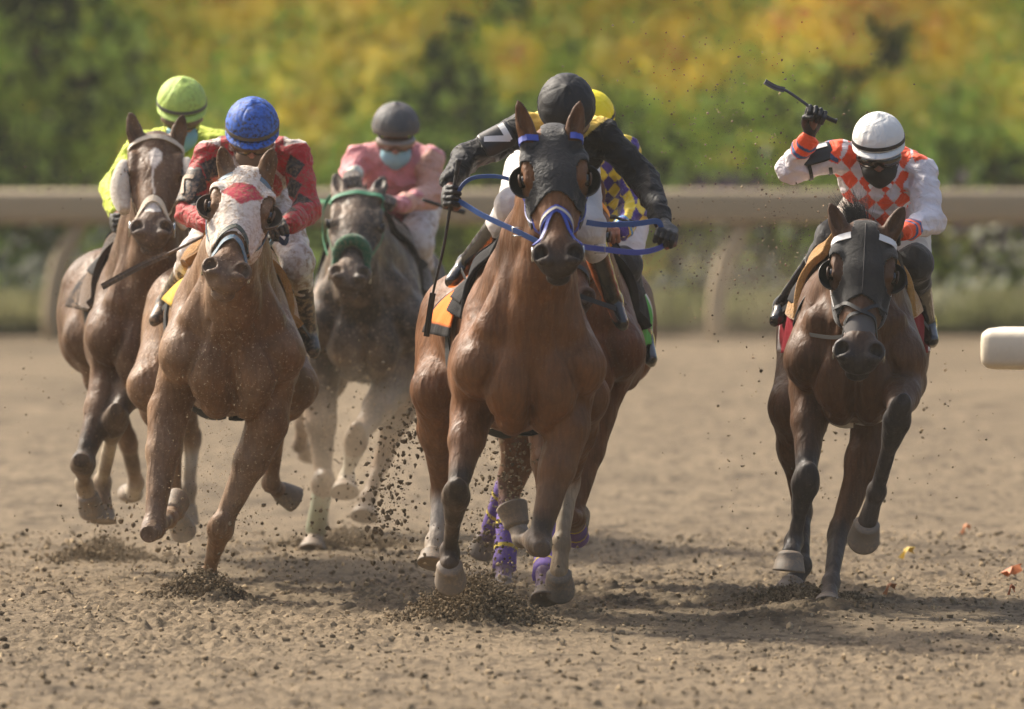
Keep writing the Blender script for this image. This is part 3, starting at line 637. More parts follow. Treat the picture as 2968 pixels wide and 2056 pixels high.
    hair("tail", roots, [ey*1.0+ex*(tx+RNG.normal(0, .15))+ez*RNG.normal(.05, .12) for _ in roots], .75, M("tail_"+q['name'], q.get('hairc', (.02, .015, .012)), .5), rt, .004, .9)
    # whiskers
    roots = [Lc(RNG.uniform(.55, .6), RNG.uniform(-.15, -.11), RNG.uniform(-.02, .02)) for _ in range(26)]
    hair("whiskers", roots, [(-v)*.5+u*.8+wv*RNG.normal(0, .4) for _ in roots], .045, M("whisk", lin(120, 95, 75), .6), rt, .0006, .2)
    return H
def hood(H, name, umax, mat, eyes=True, side=-.16, lab=None, colf=None, u0=-.02, notch=.03, er=(.062, .040), off=.004):
    """stretch hood: the head surface pushed out, cut open around eyes, ears and nose"""
    U_, B_, C_, hd = H.hco; V_, F_ = H.V, H.F; lim = umax+notch*np.abs(C_/.08)**1.5
    keep = hd & (U_ < lim) & (U_ > u0) & (B_ > side)
    if eyes: keep &= ~((((U_-.20)/er[0])**2+((np.abs(C_)-.118)/er[1])**2 < 1) & (B_ > -.12))
    earz = ((U_ < .055) & (np.abs(C_) > .045+.25*np.clip(U_, 0, 1)) & (U_ > -.4)); keep &= ~earz
    fm = keep[F_].all(1); F2 = F_[fm]; idx = np.unique(F2); mp = -np.ones(len(V_), int); mp[idx] = np.arange(len(idx))
    nrm = np.zeros_like(V_); fn = np.cross(V_[F_[:, 1]]-V_[F_[:, 0]], V_[F_[:, 2]]-V_[F_[:, 0]])
    for j in range(4): np.add.at(nrm, F_[:, j], fn)
    nrm /= np.maximum(np.linalg.norm(nrm, axis=1), 1e-12)[:, None]
    V2 = V_[idx]+nrm[idx]*off; cc = colf(U_[idx], B_[idx], C_[idx]) if colf else None
    me = mesh_np(name, V2, mp[F2], True, cc); o = link(name, me, mat, H.root)
    md = o.modifiers.new("s", 'SOLIDIFY'); md.thickness = .004; md.offset = 1
    if lab: o['label'] = lab
    return o
def onhead(H, a, ang, off=.004, vc=-.07):
    """point on the head surface at station a, angle ang round the head (0 = front of the face, 90 = image right cheek)"""
    c = H.Lc(a, vc, 0); d = norm(H.v*math.cos(ang)+H.w*math.sin(ang)); s = c+d*.35
    h = H.bvh.ray_cast(Vector(s), Vector(-d), .35); p = vv(h[0]) if h[0] is not None else c+d*.08
    return p+d*off
def headstrap(H, name, a0, a1, mat, parent, wid=.022, amax=120, off=.004, th=.004, n=28, vc=-.07, dip=0, closed=False):
    """strap round the face: station runs from a0 at the front to a1 at the sides"""
    pts = []; n = 40 if closed else n
    for i in range(n if closed else n+1):
        an = R_(-180+360*i/n) if closed else R_(-amax+2*amax*i/n); t = min(1, abs(an)/R_(amax)); pts.append(onhead(H, a0+(a1-a0)*t**1.3+dip*math.cos(an), an, off, vc))
    return ribbon(name, pts, wid*H.k, th, H.u, mat, parent, closed)
def pathstrap(H, name, path, mat, parent, wid=.018, off=.005, th=.004, wd=None):
    """strap along (station, angle in degrees) waypoints on the head surface"""
    P = smoothpts([np.array([a, b, 0]) for a, b in path], 6); pts = [onhead(H, p[0], R_(p[1]), off) for p in P]
    nd = []
    for i, p in enumerate(pts):
        t = norm(pts[min(i+1, len(pts)-1)]-pts[max(i-1, 0)]); rad = norm(p-H.Lc(P[i][0], -.07, 0)); nd.append(np.cross(t, rad))
    return ribbon(name, pts, wid*H.k, th, nd, mat, parent)
def eyecup(H, s, mat, parent, r=.050, fa=60):
    """blinker cup: half bowl behind and outside the eye"""
    c = H.Lc(.205, -.045, s*.110); V_ = []; F_ = []; n1, n2 = 9, 18; k = H.k
    out = norm(H.w*s*1.0+H.v*.0); up = -H.u
    for i in range(n1+1):
        ph = math.pi*.5*i/n1
        for j in range(n2+1):
            th_ = math.pi*(-.5+1.0*j/n2)   # half ring: from front of face edge round the outside
            x = math.cos(th_)*math.sin(ph); y_ = math.sin(th_)*math.sin(ph); z = math.cos(ph)
            V_.append(c+k*(out*x*r*1.0+H.u*y_*r*1.18-H.v*(z*r*.75)+H.v*.024))
    for i in range(n1):
        for j in range(n2):
            a_ = i*(n2+1)+j; F_.append((a_, a_+1, a_+n2+2, a_+n2+1))
    o = build("blinker_cup", V_, F_, mat, parent, solid=.003); return o
def ring(name, c, r, th, ax, mat, parent):
    ax = norm(ax); a_ = norm(np.cross(ax, [.3, .1, 1.])); b_ = np.cross(ax, a_); pts = [c+(a_*math.cos(t)+b_*math.sin(t))*r for t in np.linspace(0, 2*math.pi, 17)]
    V_, F_ = tube_np([Vector(p) for p in pts], th, 8, False); return build(name, V_, F_, mat, parent)
METAL = surf("bit_metal", lin(190, 190, 188), .25, metal=1, fs=0)
def drape(H, name, y0, y1, amax, off, flare, colf, mat, parent=None, a0=None, thick=.006, lab=None, rag=0.0, zc=1.12, vm=None):
    """cloth laid over the back: rays from outside onto the barrel"""
    n1, n2 = 26, 60; V_ = []; C_ = []
    for i in range(n1+1):
        y_ = y0+(y1-y0)*i/n1
        for j in range(n2+1):
            t = j/n2; an = (a0 if a0 is not None else -amax)+(amax-(a0 if a0 is not None else -amax))*t; c = H.W(0, y_, zc); d = H.ex*math.sin(R_(an))+np.array([0, 0, 1.])*math.cos(R_(an))
            h = H.bvh.ray_cast(Vector(c), Vector(d), .7); p = vv(h[0]) if h[0] is not None else c+d*.35
            low = max(0, abs(an)-42)/50; p = p+d*(off+.008*math.sin(y_*26+j*.4)*low)+H.ex*np.sign(an)*flare*low*(.25+.75*i/n1)
            V_.append(p); C_.append(colf(i/n1, an))
    F_ = [(i*(n2+1)+j, i*(n2+1)+j+1, (i+1)*(n2+1)+j+1, (i+1)*(n2+1)+j) for i in range(n1) for j in range(n2)]
    me = mesh_np(name, np.array(V_), np.array(F_), True, np.array(C_)); o = link(name, me, mat, parent); md = o.modifiers.new("s", 'SOLIDIFY'); md.thickness = thick; md.offset = 1
    if thick > .01: b_ = o.modifiers.new("b", 'BEVEL'); b_.width = thick*.4; b_.segments = 3
    return o
CLOTH = surf("saddle_cloth", None, .85, spec=.2, wr=.25, wrs=20, fs=.4, fsc=500)
CLOTHD = surf("saddle_cloth_dirty", None, .85, spec=.2, wr=.25, wrs=20, fs=.4, fsc=500, dirt=.8, dscale=25)
FLEECE = surf("fleece", None, 1.0, sheen=.6, fs=1.0, fsc=160, wr=.6, wrs=60, dirt=.3, dirtcol=lin(110, 80, 50))
BAY = lin(112, 70, 36); BAYD = lin(40, 33, 31)
H1 = make_horse(dict(name="bay_racehorse", label="bright bay horse in front wearing a black hood with blinkers and a blue bridle", D=39.7, cx=1532, rx=1440, wk=1.0,
  coat=BAY, points=BAYD, muzcol=lin(50, 41, 37), mat=coatmat("coat_bay", .08), res=.008, hipk=1.1,
  poll=(1603, 385, -.25), muz=(1620, 765, -.66), eyeL=(1520, 505, -.4), eyeR=(1694, 505, -.4), earL=((1532, 400, -.28), (1500, 288, -.26)), earR=((1660, 395, -.28), (1682, 290, -.26)),
  FL=((1370, 1190, .15), (1322, 1435, -.1), (1303, 1600, .12), (1303, 1640, .08), (0, .75, -.65)), FR=((1645, 1240, .0), (1560, 1575, -.12), (1512, 1560, .18), (1497, 1520, .22), (-.3, .3, 1)),
  HL=((1265, 1130, 1.15), (1280, 1430, 1.5), (1262, 1570, 1.35), (1255, 1610, 1.3)), HR=((1690, 1150, 1.05), (1650, 1400, 1.45), (1627, 1575, 1.35), (1620, 1665, 1.3), (0, .7, -.7)),
  legc=dict(FL=(BAYD, BAYD, BAYD), FR=(BAYD, BAYD, lin(170, 160, 145)), HL=(BAY, lin(205, 195, 180), lin(190, 175, 155)), HR=(lin(190, 175, 160), lin(186, 170, 146), lin(165, 143, 113))), dusty=.6, hr=.072))
CH = lin(118, 84, 54)
H2 = make_horse(dict(name="chestnut_racehorse", label="dusty chestnut horse in a muddy white hood with a red diamond on its forehead", D=42.1, cx=672, rx=645, wk=1.0,
  coat=CH, points=lin(92, 66, 50), muzcol=lin(100, 80, 64), mat=coatmat("coat_chestnut", .5), res=.008, hipk=1.22, zo=-.02,
  poll=(718, 498, -.3), muz=(652, 800, -.82), eyeL=(612, 592, -.45), eyeR=(774, 620, -.45), earL=((658, 500, -.3), (640, 418, -.3)), earR=((772, 500, -.3), (792, 427, -.3)),
  FL=((490, 1190, .1), (445, 1530, -.1), (488, 1505, .25), (498, 1490, .33), (.3, .9, .3)), FR=((775, 1230, .05), (640, 1530, .1), (603, 1670, .3), (592, 1735, .25), (0, -.2, -1)),
  HL=((440, 1120, 1.1), (500, 1290, 1.5), (505, 1440, 1.55), (512, 1500, 1.65), (.3, .6, -.7)), HR=((850, 1120, 1.15), (805, 1230, 1.5), (785, 1400, 1.6), (812, 1425, 1.72), (.9, .3, -.5)),
  legc=dict(FL=(lin(84, 62, 48),)*3, FR=(CH, CH, lin(110, 84, 66)), HL=(CH, CH, lin(110, 86, 66)), HR=(CH, CH, lin(118, 92, 72))), dusty=1.0, hoofm=HORN, hairc=lin(120, 74, 44)))
LB = lin(92, 63, 40)
def m_blaze(U_, B_, C_, hd):
    w_ = np.where(U_ < .17, .030*np.clip((U_-.095)/.03, 0, 1), .030-.024*np.clip((U_-.17)/.06, 0, 1)); w_ = np.where(U_ > .36, .0, w_)
    m1 = np.clip((w_-np.abs(C_+.004+.006*np.sin(U_*30)))/.004, 0, 1)*(hd & (B_ > -.05))*(U_ > .085)
    return m1, lin(214, 202, 190)
def m_snip(U_, B_, C_, hd): return np.clip((.040-np.abs(C_))/.006, 0, 1)*(hd & (U_ > .40) & (U_ < .47-.02*np.abs(C_)/.04) & (B_ > -.05)), lin(220, 212, 202)
H3 = make_horse(dict(name="blazed_bay_racehorse", label="bay horse with a white blaze and fluffy white cheek rolls at far left", D=44.2, cx=445, rx=385, wk=.97,
  coat=LB, points=lin(44, 38, 36), muzcol=lin(92, 78, 70), mat=coatmat("coat_bay_dusty", .3), res=.009, hipk=1.2, marks=[m_blaze, m_snip],
  poll=(455, 395, -.2), muz=(438, 680, -.66), eyeL=(372, 490, -.35), eyeR=(522, 495, -.35), earL=((398, 412, -.2), (375, 320, -.2)), earR=((512, 410, -.2), (532, 326, -.2)),
  FL=((320, 1100, .1), (240, 1345, -.15), (244, 1405, .1), (254, 1435, .12), (.1, .7, -.7)), FR=((400, 1090, .1), (335, 1215, -.1), (296, 1400, .25), (300, 1480, .22), (0, -.5, -1)),
  HL=((250, 980, 1.1), (370, 1280, 1.5), (395, 1400, 1.7), (385, 1430, 1.8)), HR=((500, 1080, 1.1), (556, 1270, 1.5), (545, 1420, 1.5), (542, 1470, 1.5)),
  legc=dict(FL=(lin(36, 32, 31), lin(40, 36, 34), lin(185, 170, 145)), FR=(lin(70, 56, 46), lin(196, 184, 162), lin(96, 88, 80)), HL=(LB, lin(90, 80, 70), lin(196, 186, 168)), HR=(LB, lin(200, 188, 168), lin(96, 86, 74))), dusty=1.0))
GB = lin(76, 66, 58)
H4 = make_horse(dict(name="dark_racehorse", label="dusty dark horse with a thick green fleece noseband behind the dirt spray", D=46.4, cx=1060, rx=1120, wk=.94,
  coat=GB, points=lin(54, 48, 44), muzcol=lin(88, 76, 68), mat=coatmat("coat_dark_dusty", .6), res=.01, hipk=.9,
  poll=(1040, 560, -.3), muz=(1012, 806, -.8), eyeL=(956, 638, -.45), eyeR=(1098, 648, -.45), earL=((985, 570, -.3), (972, 495, -.2)), earR=((1095, 560, -.3), (1112, 508, -.2)),
  FL=((925, 1130, .1), (938, 1400, .0), (915, 1540, .25), (910, 1575, .2)), FR=((1130, 1130, .05), (1032, 1275, -.35), (1005, 1385, -.2), (1001, 1412, -.25), (0, -.75, -.65)),
  HL=((940, 1100, 1.1), (880, 1220, 1.4), (870, 1290, 1.6), (890, 1315, 1.7)), HR=((1180, 1110, 1.1), (1110, 1330, 1.4), (1065, 1450, 1.3), (1060, 1480, 1.25)),
  legc=dict(FL=(lin(70, 62, 54), lin(150, 165, 140), lin(120, 125, 108)), FR=(lin(110, 100, 90), lin(205, 205, 188), lin(208, 202, 185)), HL=(GB,)*3, HR=(GB,)*3), dusty=1.0, hr=.075))
DB = lin(90, 59, 35)
H5 = make_horse(dict(name="dark_bay_racehorse", label="dark bay horse at right in a black hood with blinkers and white bridle straps", D=40.8, cx=2478, rx=2474, wk=.91,
  coat=DB, points=lin(50, 46, 46), muzcol=lin(58, 52, 50), mat=coatmat("coat_dark_bay", .06), res=.008, hipk=1.15,
  poll=(2508, 660, -.25), muz=(2489, 1048, -.64), eyeL=(2423, 795, -.4), eyeR=(2582, 803, -.4), earL=((2440, 680, -.25), (2403, 583, -.22)), earR=((2578, 680, -.25), (2621, 596, -.22)),
  FL=((2350, 1130, .12), (2336, 1395, -.1), (2301, 1570, .0), (2290, 1612, -.08), (-.1, -.25, -1)), FR=((2620, 1110, .0), (2601, 1215, -.5), (2541, 1425, -.25), (2512, 1520, -.22), (-.12, .7, -.7)),
  HL=((2300, 1180, 1.15), (2325, 1480, 1.45), (2325, 1640, 1.2), (2300, 1692, 1.15)), HR=((2560, 1180, 1.0), (2430, 1545, .85), (2408, 1690, .62), (2400, 1748, .5)),
  legc=dict(FL=(lin(52, 50, 52), lin(62, 59, 60), lin(58, 55, 56)), FR=(lin(52, 50, 52), lin(58, 55, 57), lin(54, 50, 50)), HL=(lin(60, 48, 42), lin(50, 46, 46), lin(50, 46, 46)), HR=(lin(70, 58, 50), lin(74, 68, 66), lin(80, 73, 70))), dusty=.2, hr=.075))
H6 = make_horse(dict(name="hidden_bay_racehorse", label="bay horse mostly hidden behind the lead horse, with purple and yellow leg wraps", D=42.0, cx=1660, rx=1690, wk=1.0,
  coat=lin(102, 62, 33), points=lin(50, 40, 36), muzcol=lin(70, 54, 46), mat=coatmat("coat_bay_hidden", .1), res=.01, hipk=1.0,
  poll=(1690, 565, -.2), muz=(1660, 880, -.6), eyeL=(1620, 660, -.35), eyeR=(1740, 665, -.35), earL=((1660, 590, -.2), (1650, 500, -.2)), earR=((1725, 600, -.2), (1742, 512, -.2)),
  FL=((1590, 1250, .0), (1590, 1500, -.2), (1578, 1660, -.8), (1577, 1720, -.9)), FR=((1725, 1200, .05), (1660, 1500, -.1), (1672, 1560, .25), (1672, 1535, .35), (0, .8, .5)),
  HL=((1520, 1150, 1.1), (1475, 1380, 1.2), (1430, 1530, 1.4), (1410, 1560, 1.5), (-.4, .3, -1)), HR=((1560, 1180, 1.1), (1475, 1450, 1.2), (1462, 1640, 1.05), (1458, 1690, 1.0)),
  legc={k_: (lin(110, 72, 46), lin(105, 85, 150), lin(120, 100, 140)) for k_ in ('FL', 'FR', 'HL', 'HR')}, dusty=.6))
# ---------------------------------------------------------------- jockeys
SKIN = surf("skin", None, .55, fs=.1, fsc=400)
def silk(name, dirt=0, thr=.5): return surf("silk_"+name, None, .62, sheen=0 if name == 'lead' else .2, spec=.3, wr=1.0, wrs=17, fs=.12, fsc=600, dirt=dirt, dscale=16, thr=thr, dirtcol=lin(120, 98, 78))
def clothdisp(a):
    def f(X_, Y_, Z_): return (a*(np.abs(fbm(X_*11+3, Y_*11, Z_*15, 2, 5)-.5)*2-.35)*1.6+a*.5*(vn(X_*32, Y_*32, Z_*40, 8)-.5)).astype(np.float32)
    return f
def hand(name, c, g, wr, mat, parent, col, thumbcol=None, res=.0025, sz=1.0):
    """closed fist round a bar through c along g; wr = wrist point"""
    g = norm(g); wd = wr-c; e1 = -norm(wd-g*np.dot(wd, g)); e2 = np.cross(g, e1)
    if np.dot(e2, [0, -.5, 1]) < 0: e2 = -e2
    f = Sdf(); k = sz
    kn = []
    for i, o_ in enumerate((-.033, -.011, .011, .032)):
        L = (.92, 1.05, 1.0, .82)[i] if True else 1
        a_ = c+g*o_*k+e1*.010*k+e2*.030*k*L; kn.append(a_)
        f.cone(c-e1*.055*k+e2*.012*k+g*o_*.7*k, a_, .015*k, .0125*k, .012, col)
        p1 = c+g*o_*k+e1*(.034*L)*k+e2*.012*k; p2 = c+g*o_*k+e1*.026*k*L-e2*.018*k; p3 = c+g*o_*k-e1*.004*k-e2*.021*k
        f.cone(a_, p1, .0112*k, .0102*k, .003, col); f.cone(p1, p2, .0102*k, .0095*k, .003, col); f.cone(p2, p3, .0095*k, .0085*k, .003, col)
    f.cone(wr, c-e1*.05*k+e2*.006*k, .027*k, .026*k, .02, col)
    tc = thumbcol or col; t0 = c-e1*.040*k-g*.030*k-e2*.002*k; t1 = c-g*.040*k-e1*.006*k-e2*.020*k; t2 = c-g*.018*k+e1*.014*k-e2*.034*k
    f.cone(t0, t1, .0145*k, .012*k, .01, col); f.cone(t1, t2, .0115*k, .0095*k, .003, tc)
    me, V_, F_ = f.mesh(name, res, tau=.003); return link(name, me, mat, parent)
def patch(name, fn, n1, n2, mat, parent, thick=.003, col=None):
    V_ = [fn(i/n1, j/n2) for i in range(n1+1) for j in range(n2+1)]; F_ = [(i*(n2+1)+j, i*(n2+1)+j+1, (i+1)*(n2+1)+j+1, (i+1)*(n2+1)+j) for i in range(n1) for j in range(n2)]
    return build(name, V_, F_, mat, parent, solid=thick)
LENS = surf("goggle_lens_dark", lin(30, 26, 26), .12, spec=.8, fs=0, coat=.5)
LENSM = surf("goggle_lens_muddy", lin(104, 84, 66), .25, spec=.6, fs=0, coat=.3, dirt=.4, dscale=60)
LENSC = surf("goggle_lens_clear", lin(120, 100, 84), .15, spec=.8, fs=0, coat=.6)
BLKM = surf("black_strap", lin(30, 29, 30), .55, fs=.3)
WHM = surf("white_strap", lin(222, 220, 216), .5, fs=.1)
def helmet(J, c, hr, hf, hu, r, mat, bandmat, brim=True, ridge=.006, brimmat=None):
    """cloth covered skull cap: gores meeting at the crown, elastic band and peak"""
    V_, F_ = [], []; n1, n2 = 22, 72; rr = np.array([r, r*1.20, r*.99])
    def P_(th, ph, o_=0):
        a_, b_ = math.sin(th), math.cos(th); g_ = abs(math.sin(ph*3)); s_ = 1-ridge*(1-g_)**8*4*a_+o_/r; top = max(0, 1-th/.22)*.010
        return c+hr*math.cos(ph)*a_*rr[0]*s_+hf*math.sin(ph)*a_*rr[1]*s_+hu*(b_*rr[2]*s_+top)
    for i in range(n1+1):
        for j in range(n2):
            ph = 2*math.pi*j/n2; lim = 1.80-.16*max(0, math.sin(ph)); V_.append(P_(lim*i/n1, ph))
    F_ = [(i*n2+j, i*n2+(j+1) % n2, (i+1)*n2+(j+1) % n2, (i+1)*n2+j) for i in range(n1) for j in range(n2)]
    h = build("helmet", V_, F_, mat, J, solid=.006)
    for ph in (math.pi/2, math.pi/2-1.05, math.pi/2+1.05, -math.pi/2, -math.pi/2-1.05, -math.pi/2+1.05):
        V2, F2 = tube_np([Vector(P_(.02+1.5*t/20, ph+.0, .0008)) for t in range(21)], .0016, 6); build("cap_seam", V2, F2, SEAM.get(mat.name.split(".")[0], mat), h)
    bd = []; wd = []
    for j in range(56):
        ph = 2*math.pi*j/56; th = 1.56-.05*math.sin(ph); bd.append(P_(th, ph, .004)); wd.append(P_(th+.05, ph, .004)-P_(th-.05, ph, .004))
    ribbon("goggle_strap", bd, .017, .003, wd, bandmat, h, True)
    if brim:
        def bf(u_, v_):
            ph = math.pi*(.5+(v_-.5)*.92); b0 = P_(1.63, ph, .002); ext = .030*math.cos((v_-.5)*math.pi)**.6*u_; return b0+hf*ext*1.0-hu*(.016*u_+.004)+hr*math.cos(ph)*ext*.3
        patch("helmet_peak", bf, 5, 30, brimmat or mat, h, .004)
    return h
def jockey(q):
    D = q['D']; A_ = lambda t: vv(at(t[0], t[1], D+t[2])); X_ = {k_: A_(q[k_]) for k_ in ('SL', 'SR', 'EL', 'ER', 'WL', 'WR', 'GL', 'GR', 'KL', 'KR', 'AL', 'AR', 'TL', 'TR', 'pel')}
    c = A_(q['head']); pit = R_(q.get('pitch', 25)); yw = R_(q.get('yaw', 0)); hf = np.array([math.sin(yw)*math.cos(pit), -math.cos(yw)*math.cos(pit), -math.sin(pit)]); hr = np.array([math.cos(yw), math.sin(yw), 0]); ro = R_(q.get('roll', 0))
    hu = np.cross(hf, hr); hu = hu if hu[2] > 0 else -hu; hr, hu = hr*math.cos(ro)+hu*math.sin(ro), hu*math.cos(ro)-hr*math.sin(ro)
    J = empty("person", Vector((c[0], D+.4, X_['pel'][2]-.2)), q['label'], "person", "jockeys riding in the race"); J_ = J
    hd = lambda r_, f_, u_: c+hr*r_+hf*f_+hu*u_; k = q.get('hk', .95); ch = (X_['SL']+X_['SR'])/2+np.array([0, .07, -.07]); pel = X_['pel']; HX = (hr, hf, hu)
    sk = q.get('skin', lin(150, 104, 80)); hips = {'L': pel+np.array([-.10, -.02, -.04]), 'R': pel+np.array([.10, -.02, -.04])}
    # body: one continuous figure under the clothes
    f = Sdf(); f.ell(hd(0, -.005, -.01), np.array([.075, .095, .095])*k, HX, .02, sk); f.ell(hd(0, .035, -.085), np.array([.063, .068, .075])*k, HX, .03, sk); f.ell(hd(0, .055, -.150), np.array([.040, .038, .032])*k, HX, .03, sk)
    f.cone(hd(0, .090, -.060), hd(0, .118, -.100), .009, .014, .012, sk); f.ell(hd(-.014, .104, -.104), (.009,)*3, None, .006, sk); f.ell(hd(.014, .104, -.104), (.009,)*3, None, .006, sk)
    for s in (-1, 1):
        f.ell(hd(s*.032, .082, -.060), (.017, .012, .010), HX, .008, sk, -1); f.ell(hd(s*.032, .078, -.060), (.012,)*3, HX, .004, lin(70, 60, 56)); f.ell(hd(s*.042, .070, -.098), (.022, .02, .022), HX, .015, sk)
        f.ell(hd(s*.078, -.005, -.085), (.008, .018, .028), HX, .006, sk)
        f.cone(hd(s*.04, .08, -.044), hd(s*.012, .092, -.046), .007, .006, .006, sk)
    f.cone(hd(-.02, .098, -.132), hd(.02, .098, -.132), .008, .008, .006, tuple(c_*.7 for c_ in sk)); f.cone(hd(-.022, .108, -.132), hd(.022, .108, -.132), .0025, .0025, .003, op=-1)
    f.cone(hd(0, -.02, -.10), ch+np.array([0, 0, .03]), .052, .06, .03, sk); f.ell(ch, (.15, .10, .11), None, .05, sk); f.cone(ch, pel, .105, .10, .05, sk)
    for s in 'LR':
        f.cone(ch+(X_['S'+s]-ch)*.5, X_['S'+s], .06, .052, .04, sk); f.chain([X_['S'+s], X_['E'+s], X_['W'+s]], [.046, .035, .024], k=.02, col=sk); f.cone(X_['W'+s], X_['G'+s]*.7+X_['W'+s]*.3, .024, .020, .01, sk)
        f.chain([hips[s], X_['K'+s], X_['A'+s], X_['T'+s]], [.08, .048, .033, .026], k=.03, col=sk)
    me, V_, F_ = f.mesh("body", .006); link("body", me, SKIN, J)
    # jersey
    f = Sdf(); f.ell(ch+np.array([0, 0, -.01]), (.175, .125, .135), None, .06, tag=0); f.cone(ch+np.array([0, .03, -.01]), pel+np.array([0, 0, .03]), .128, .125, .06, tag=0)
    f.cone(ch+np.array([0, -.03, -.03]), (ch+pel)/2+np.array([0, -.05, -.14]), .10, .07, .05, tag=0)
    f.ell(ch+(pel-ch)*.35+np.array([0, 0, .035]), (.15, .20, .125), None, .06, tag=0); f.ell(ch+np.array([0, .05, .035]), (.13, .11, .115), None, .05, tag=0)
    f.cone(hd(0, -.04, -.125)*.55+ch*.45, ch, .062, .09, .03, tag=0)
    for i, s in enumerate('LR'):
        d = X_['E'+s]-X_['S'+s]; f.cone(ch+(X_['S'+s]-ch)*.45+np.array([0, 0, .02]), X_['S'+s]+np.array([0, 0, -.015]), .090, .070, .05, tag=0)
        f.cone(X_['S'+s]+d*.12, X_['E'+s], .068, .055, .03, tag=1+i); f.cone(X_['E'+s], X_['W'+s]+(X_['E'+s]-X_['W'+s])*.12, .056, .044, .025, tag=1+i)
        f.cone(X_['W'+s]+(X_['E'+s]-X_['W'+s])*.22, X_['W'+s], .040, .034, .012, tag=3+i)
    cf = q['jersey']
    me, V_, F_ = f.mesh("jersey", q.get('jres', .0055), clothdisp(.016), lambda V1, tg: cf(V1, tg, X_, ch)); link("jersey", me, q['jmat'], J)
    # breeches
    f = Sdf(); f.ell(pel, (.155, .14, .13), None, .05, tag=0); blk = q.get('breech_low')
    for i, s in enumerate('LR'):
        f.cone(hips[s], X_['K'+s], .105, .070, .05, tag=0); f.cone(X_['K'+s], X_['K'+s]+(X_['A'+s]-X_['K'+s])*.32, .070, .056, .03, tag=1+i)
        f.ell(X_['K'+s], (.074, .072, .074), None, .03, tag=1+i)
    wh = np.array(q.get('breech', lin(214, 208, 204)))
    def bc(V1, tg):
        C1 = np.tile(wh, (len(V1), 1))
        if blk:
            for i, s in enumerate('LR'): kk = X_['K'+s]; ax = norm(X_['K'+s]-hips[s]); m = (tg == 1+i) | ((V1-kk)@ax > -.06); m &= np.linalg.norm(V1-kk, axis=1) < .2; C1[m] = blk
        return C1
    me, V_, F_ = f.mesh("breeches", .007, clothdisp(.008), bc); link("breeches", me, q['bmat'], J)
    # boots
    for s in 'LR':
        f = Sdf(); K, Am, T = X_['K'+s], X_['A'+s], X_['T'+s]; a_ = K+(Am-K)*.26; f.cone(a_, Am, .056, .041, .01); f.cone(Am, T, .040, .033, .03, flat=((0, 0, 1.), .9)); sd = norm(np.cross(T-Am, [0, 0, 1.]))
        hl = Am-norm(T-Am)*.028+norm(Am-K)*.03; f.ell(hl, (.034, .034, .034), None, .03); f.cone(hl+norm(Am-K)*.02, T+norm(Am-K)*.024, .022, .024, .01)
        dn = norm(Am-K); f.cone(a_-dn*.01, a_+dn*.012, .0585, .0585, .003)
        me, V_, F_ = f.mesh("boot", .005, lambda x, y, z: (.004*(fbm(x*18, y*18, z*26, 2, 3)-.5)).astype(np.float32)); link("boot", me, q['boot'], J)
    # gloves
    for i, s in enumerate('LR'):
        hand("glove", X_['G'+s], np.array(q.get('g'+s, (1, 0, 0)), float), X_['W'+s], q.get('glovem', GLV), J, q.get('glove', lin(30, 29, 30)), q.get('thumb'), .0028, 1.08)
    helmet(J, c-hu*.006, hr, hf, hu, q.get('hw', .118), q['hmat'], q.get('band', BLKM), q.get('brim', True))
    # goggles, mask, chin strap
    lm = q.get('lens', LENS)
    def gf(u_, v_): ph = (v_-.5)*2.35; nz = max(0, 1-abs(ph)/.28); up_ = -.040-.058*u_+(.020*nz if u_ > .6 else 0); rr_ = .100+.016*math.sin(u_*math.pi); return hd(math.sin(ph)*rr_*.93, math.cos(ph)*rr_*1.06+.012, up_)
    g_ = patch("goggles", gf, 6, 30, lm, J, .003)
    for u_ in (0.0, 1.0):
        V2, F2 = tube_np([Vector(gf(u_, j/24)) for j in range(25)], .0042, 6); build("goggle_frame", V2, F2, BLKM, g_)
    if q.get('mask'):
        f = Sdf(); mo = q.get('maskdrop', 0); f.ell(hd(0, .052, -.150-mo), (.066, .062, .056), HX, .02); f.cone(hd(0, .095, -.112-mo), hd(0, .075, -.185-mo), .020, .022, .03)
        for s in (-1, 1): f.ell(hd(s*.03, .03, -.135-mo), (.045, .06, .05), HX, .03)
        f.cone(hd(0, .13, -.09), hd(0, .13, -.107), .022, .016, .01, op=-1)
        me, V_, F_ = f.mesh("face_mask", .0035, lambda x, y, z: (.0025*(fbm(x*30, y*30, z*70, 2, 3)-.5)).astype(np.float32)); link("face_mask", me, q['mask'], J)
    for s in (-1, 1): ribbon("chin_strap", smoothpts([hd(s*.088, .01, -.05), hd(s*.082, .035, -.12), hd(s*.045, .06, -.182), hd(0, .075, -.196)], 5), .012, .003, hf, BLKM, J)
    X_['J'] = J; X_['hd'] = hd; X_['ch'] = ch; X_['hf'], X_['hr'], X_['hu'] = hf, hr, hu; return X_
GLV = surf("glove_leather", None, .5, fs=.5, fsc=350, wr=.4, wrs=70)
GLVD = surf("glove_muddy", None, .8, fs=.5, fsc=250, wr=.4, wrs=60, dirt=.7, dscale=40)
GLOSS = surf("boot_gloss", lin(26, 25, 27), .18, coat=.6, fs=0, wr=.15, wrs=30)
BOOTM = surf("boot_muddy", lin(62, 55, 50), .5, coat=.2, fs=.2, dirt=.75, dscale=22, fine=40, thr=.4)
BREECH = surf("breeches_white", None, .7, wr=.5, wrs=18, sheen=.2, fs=.1); BREECHD = surf("breeches_muddy", None, .75, wr=.5, wrs=18, dirt=.85, dscale=14, fine=26, thr=.42, dirtcol=lin(150, 120, 92))
W_, Y_, BK = lin(222, 216, 214), lin(232, 196, 88), lin(19, 18, 20)
